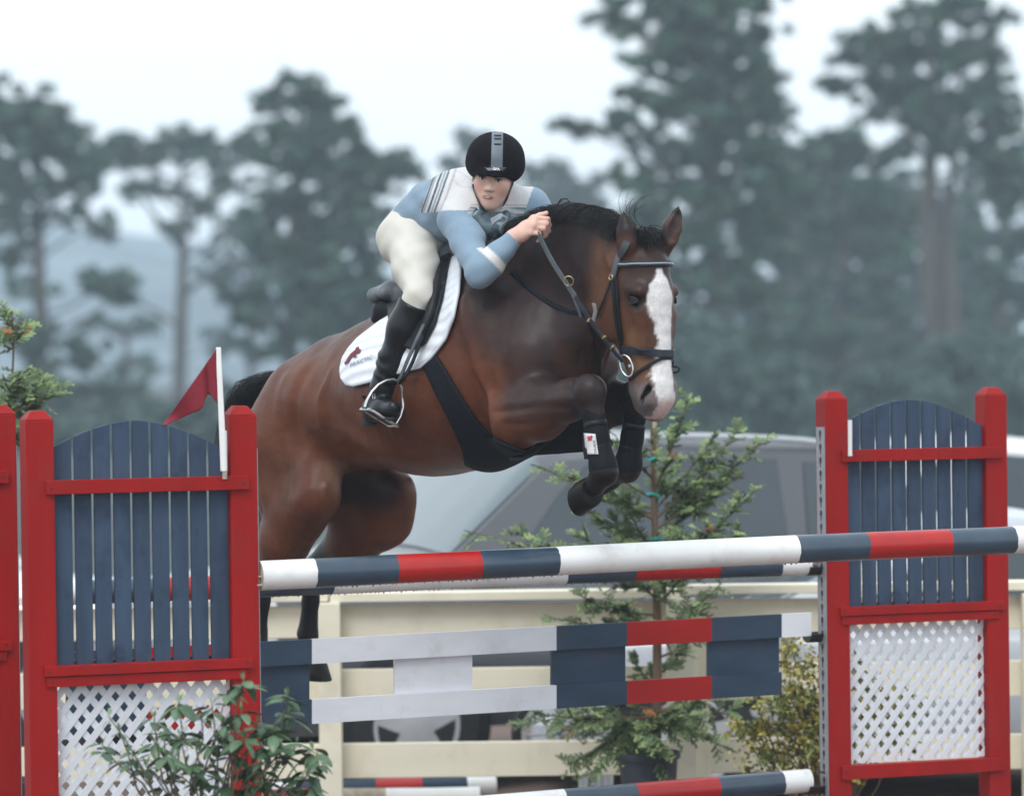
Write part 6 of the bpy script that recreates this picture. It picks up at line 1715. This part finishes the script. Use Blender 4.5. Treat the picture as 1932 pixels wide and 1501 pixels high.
# reins
rn = [(1014,438),(1024,458),(1036,482),(1050,506),(1066,530),(1086,560),(1105,590),(1124,618),(1142,642),(1160,664),(1176,682)]
la = [.165,.155,.155,.16,.165,.165,.16,.15,.135,.115,.09]
rr_ = MB(); pts = [HS(x, y, l) for (x, y), l in zip(rn, la)]
rr_.strap(pts[:6], hr, .020, .004); rr_.build('rein', LEATHG, bri)
rr_ = MB(); rr_.strap(pts[5:], hr, .015, .004); rr_.build('rein', BRIDLE, bri)
m_ = MB(); pm = [p - hr*(2*(p-H0).dot(hr)) for p in pts]; m_.strap(pm, -hr, .018, .004); m_.build('rein', LEATH, bri)
for (x, y, l) in ((1140,636,.145),(1156,655,.125),(1111,604,.165)):
    c = HS(x, y, l); ring_obj('keeper', c, (pts[8]-pts[7]), .010, .002, BRASS, bri)
# loop of spare rein over the crest
mb = MB(); lp = [HS(1022,402,.03), HS(1030,392,.0), HS(1042,388,-.03), HS(1052,390,-.05)]; mb.strap(lp, UP, .018, .004); 
lp = [HS(1052,398,.0), HS(1053,386,.0), HS(1060,377,.0), HS(1069,376,-.01), HS(1075,383,-.02), HS(1076,396,-.03)]; mb.strap(lp, [Vector((-1,0,0)), Vector((-.7,0,.7)), UP, Vector((.7,0,.7)), Vector((1,0,0)), Vector((1,0,0))], .016, .004); mb.build('rein', LEATH, bri)
# martingale
mar = empty('martingale', HC(1060, 600), 'running martingale with a brass ring and straps on the neck and chest', 'martingale')
ring_obj('ring', HS(1073,530,.172), (hr*.6 + hh*.4 - UP*.2), .0175, .0022, BRASS, mar)
mb = MB(); mb.strap([HS(1074,538,.170), HS(1082,560,.165), HS(1090,580,.16), HS(1096,598,.15)], hr, .011, .003); mb.build('branch_strap', LEATHG, mar)
band_on('neck_strap', [(965,512),(985,532),(1008,552),(1040,574),(1075,588),(1108,592)], .014, GIRM, mar, None, .004, .003, mirror=True, n=22)
band_on('chest_strap', [(1111,588),(1118,615),(1124,645),(1127,680),(1126,706)], .016, LEATH, mar, None, .010, .003, n=18)
mb = MB(); mb.strap([HS(1121,572,.14), HS(1124,588,.13), HS(1120,604,.12)], hr, .018, .004); mb.build('rein_stop', mat('grey_rubber', (.3,.3,.3), .6, .1, 20), mar)

# ---- brushing boots on the forelegs
BBM = mat('black_neoprene_boot', (.006,.007,.010), .65, .2, 60, .0006, 200, spec=.14)
def lboot(kn, fe, label, lab=False):
    root = empty('leg_boot', kn.lerp(fe,.5), label, 'horse boot', 'protective boots on the forelegs')
    S = SDF(); S.chain([kn.lerp(fe,.22), kn.lerp(fe,.55), kn.lerp(fe,.84)], [.042,.040,.047], .02, (hrn, .95)); S.ball(A_(fe.lerp(kn,.04)), .052, .02)
    v_, f_ = S.mesh(.006); raw_obj('shell', smooth_mesh(v_, f_, 1), f_, BBM, root)
    d = (fe-kn).normalized(); out = -hh*.6 + hr*.5
    for t in (.40, .56, .72):
        c = kn.lerp(fe, t); mb = MB(); a = d.orthogonal(); pts = []
        fdir = (hh - d*hh.dot(d)).normalized(); sdir = d.cross(fdir)
        for k in range(25):
            w = 2*math.pi*k/24; pts.append(c + fdir*math.cos(w)*.0435 + sdir*math.sin(w)*.0415)
        vs = [p - d*.011 for p in pts] + [p + d*.011 for p in pts]; mb.add(vs, [(i, i+1, 26+i, 25+i) for i in range(24)]); o = mb.build('strap', LEATH, root, smooth=60); m_ = o.modifiers.new('t','SOLIDIFY'); m_.thickness = .003
    return root, S
lb, LS = lboot(KR, fr_, 'black leg boot with a white label on the near foreleg', True)
lboot(KL, fl_, 'plain black leg boot on the far foreleg behind the labelled one')
LB = mat('white_label', (.62,.62,.66), .5, .03, 20)
patch_px('label', [(1105,817),(1124,819),(1130,858),(1109,857)], LS, .007, LB, lb, 8, 12, .001)
mb = MB(); mb.prism([HS(x, y, .235) for x, y in ((1099,815),(1106,816),(1110,842),(1108,866),(1102,866),(1099,842))], -hr*.012); mb.build('strap_tab', LEATH, lb)
p, n, ok = hits([(1111,826),(1113,822),(1115,824),(1118,821),(1120,824),(1118,828),(1119,831),(1115,830),(1112,832),(1113,828)], LS, .0085); mb = MB(); mb.prism([Vector(x) for x in p], Vector(n.mean(0))*.0006); mb.build('emblem', mat('red_print', (.45,.03,.03), .5, .05, 20), lb)
tv, tf = text_mesh('DALMAR', 1.0, .01); tw = tv[:,0].max(); pts = [(1125.5 - .9*0 + -y*6.5*-0 - (1-y)*0 + (y-.35)*-6 + (x/tw*-3.2), 857 - x/tw*27) for x, y, z in tv]
p, n, ok = hits(pts, LS, .0085); mb = MB(); mb.add([tuple(x) for x in p], tf); mb.build('lettering', mat('grey_print', (.10,.10,.12), .5, .05, 20), lb)
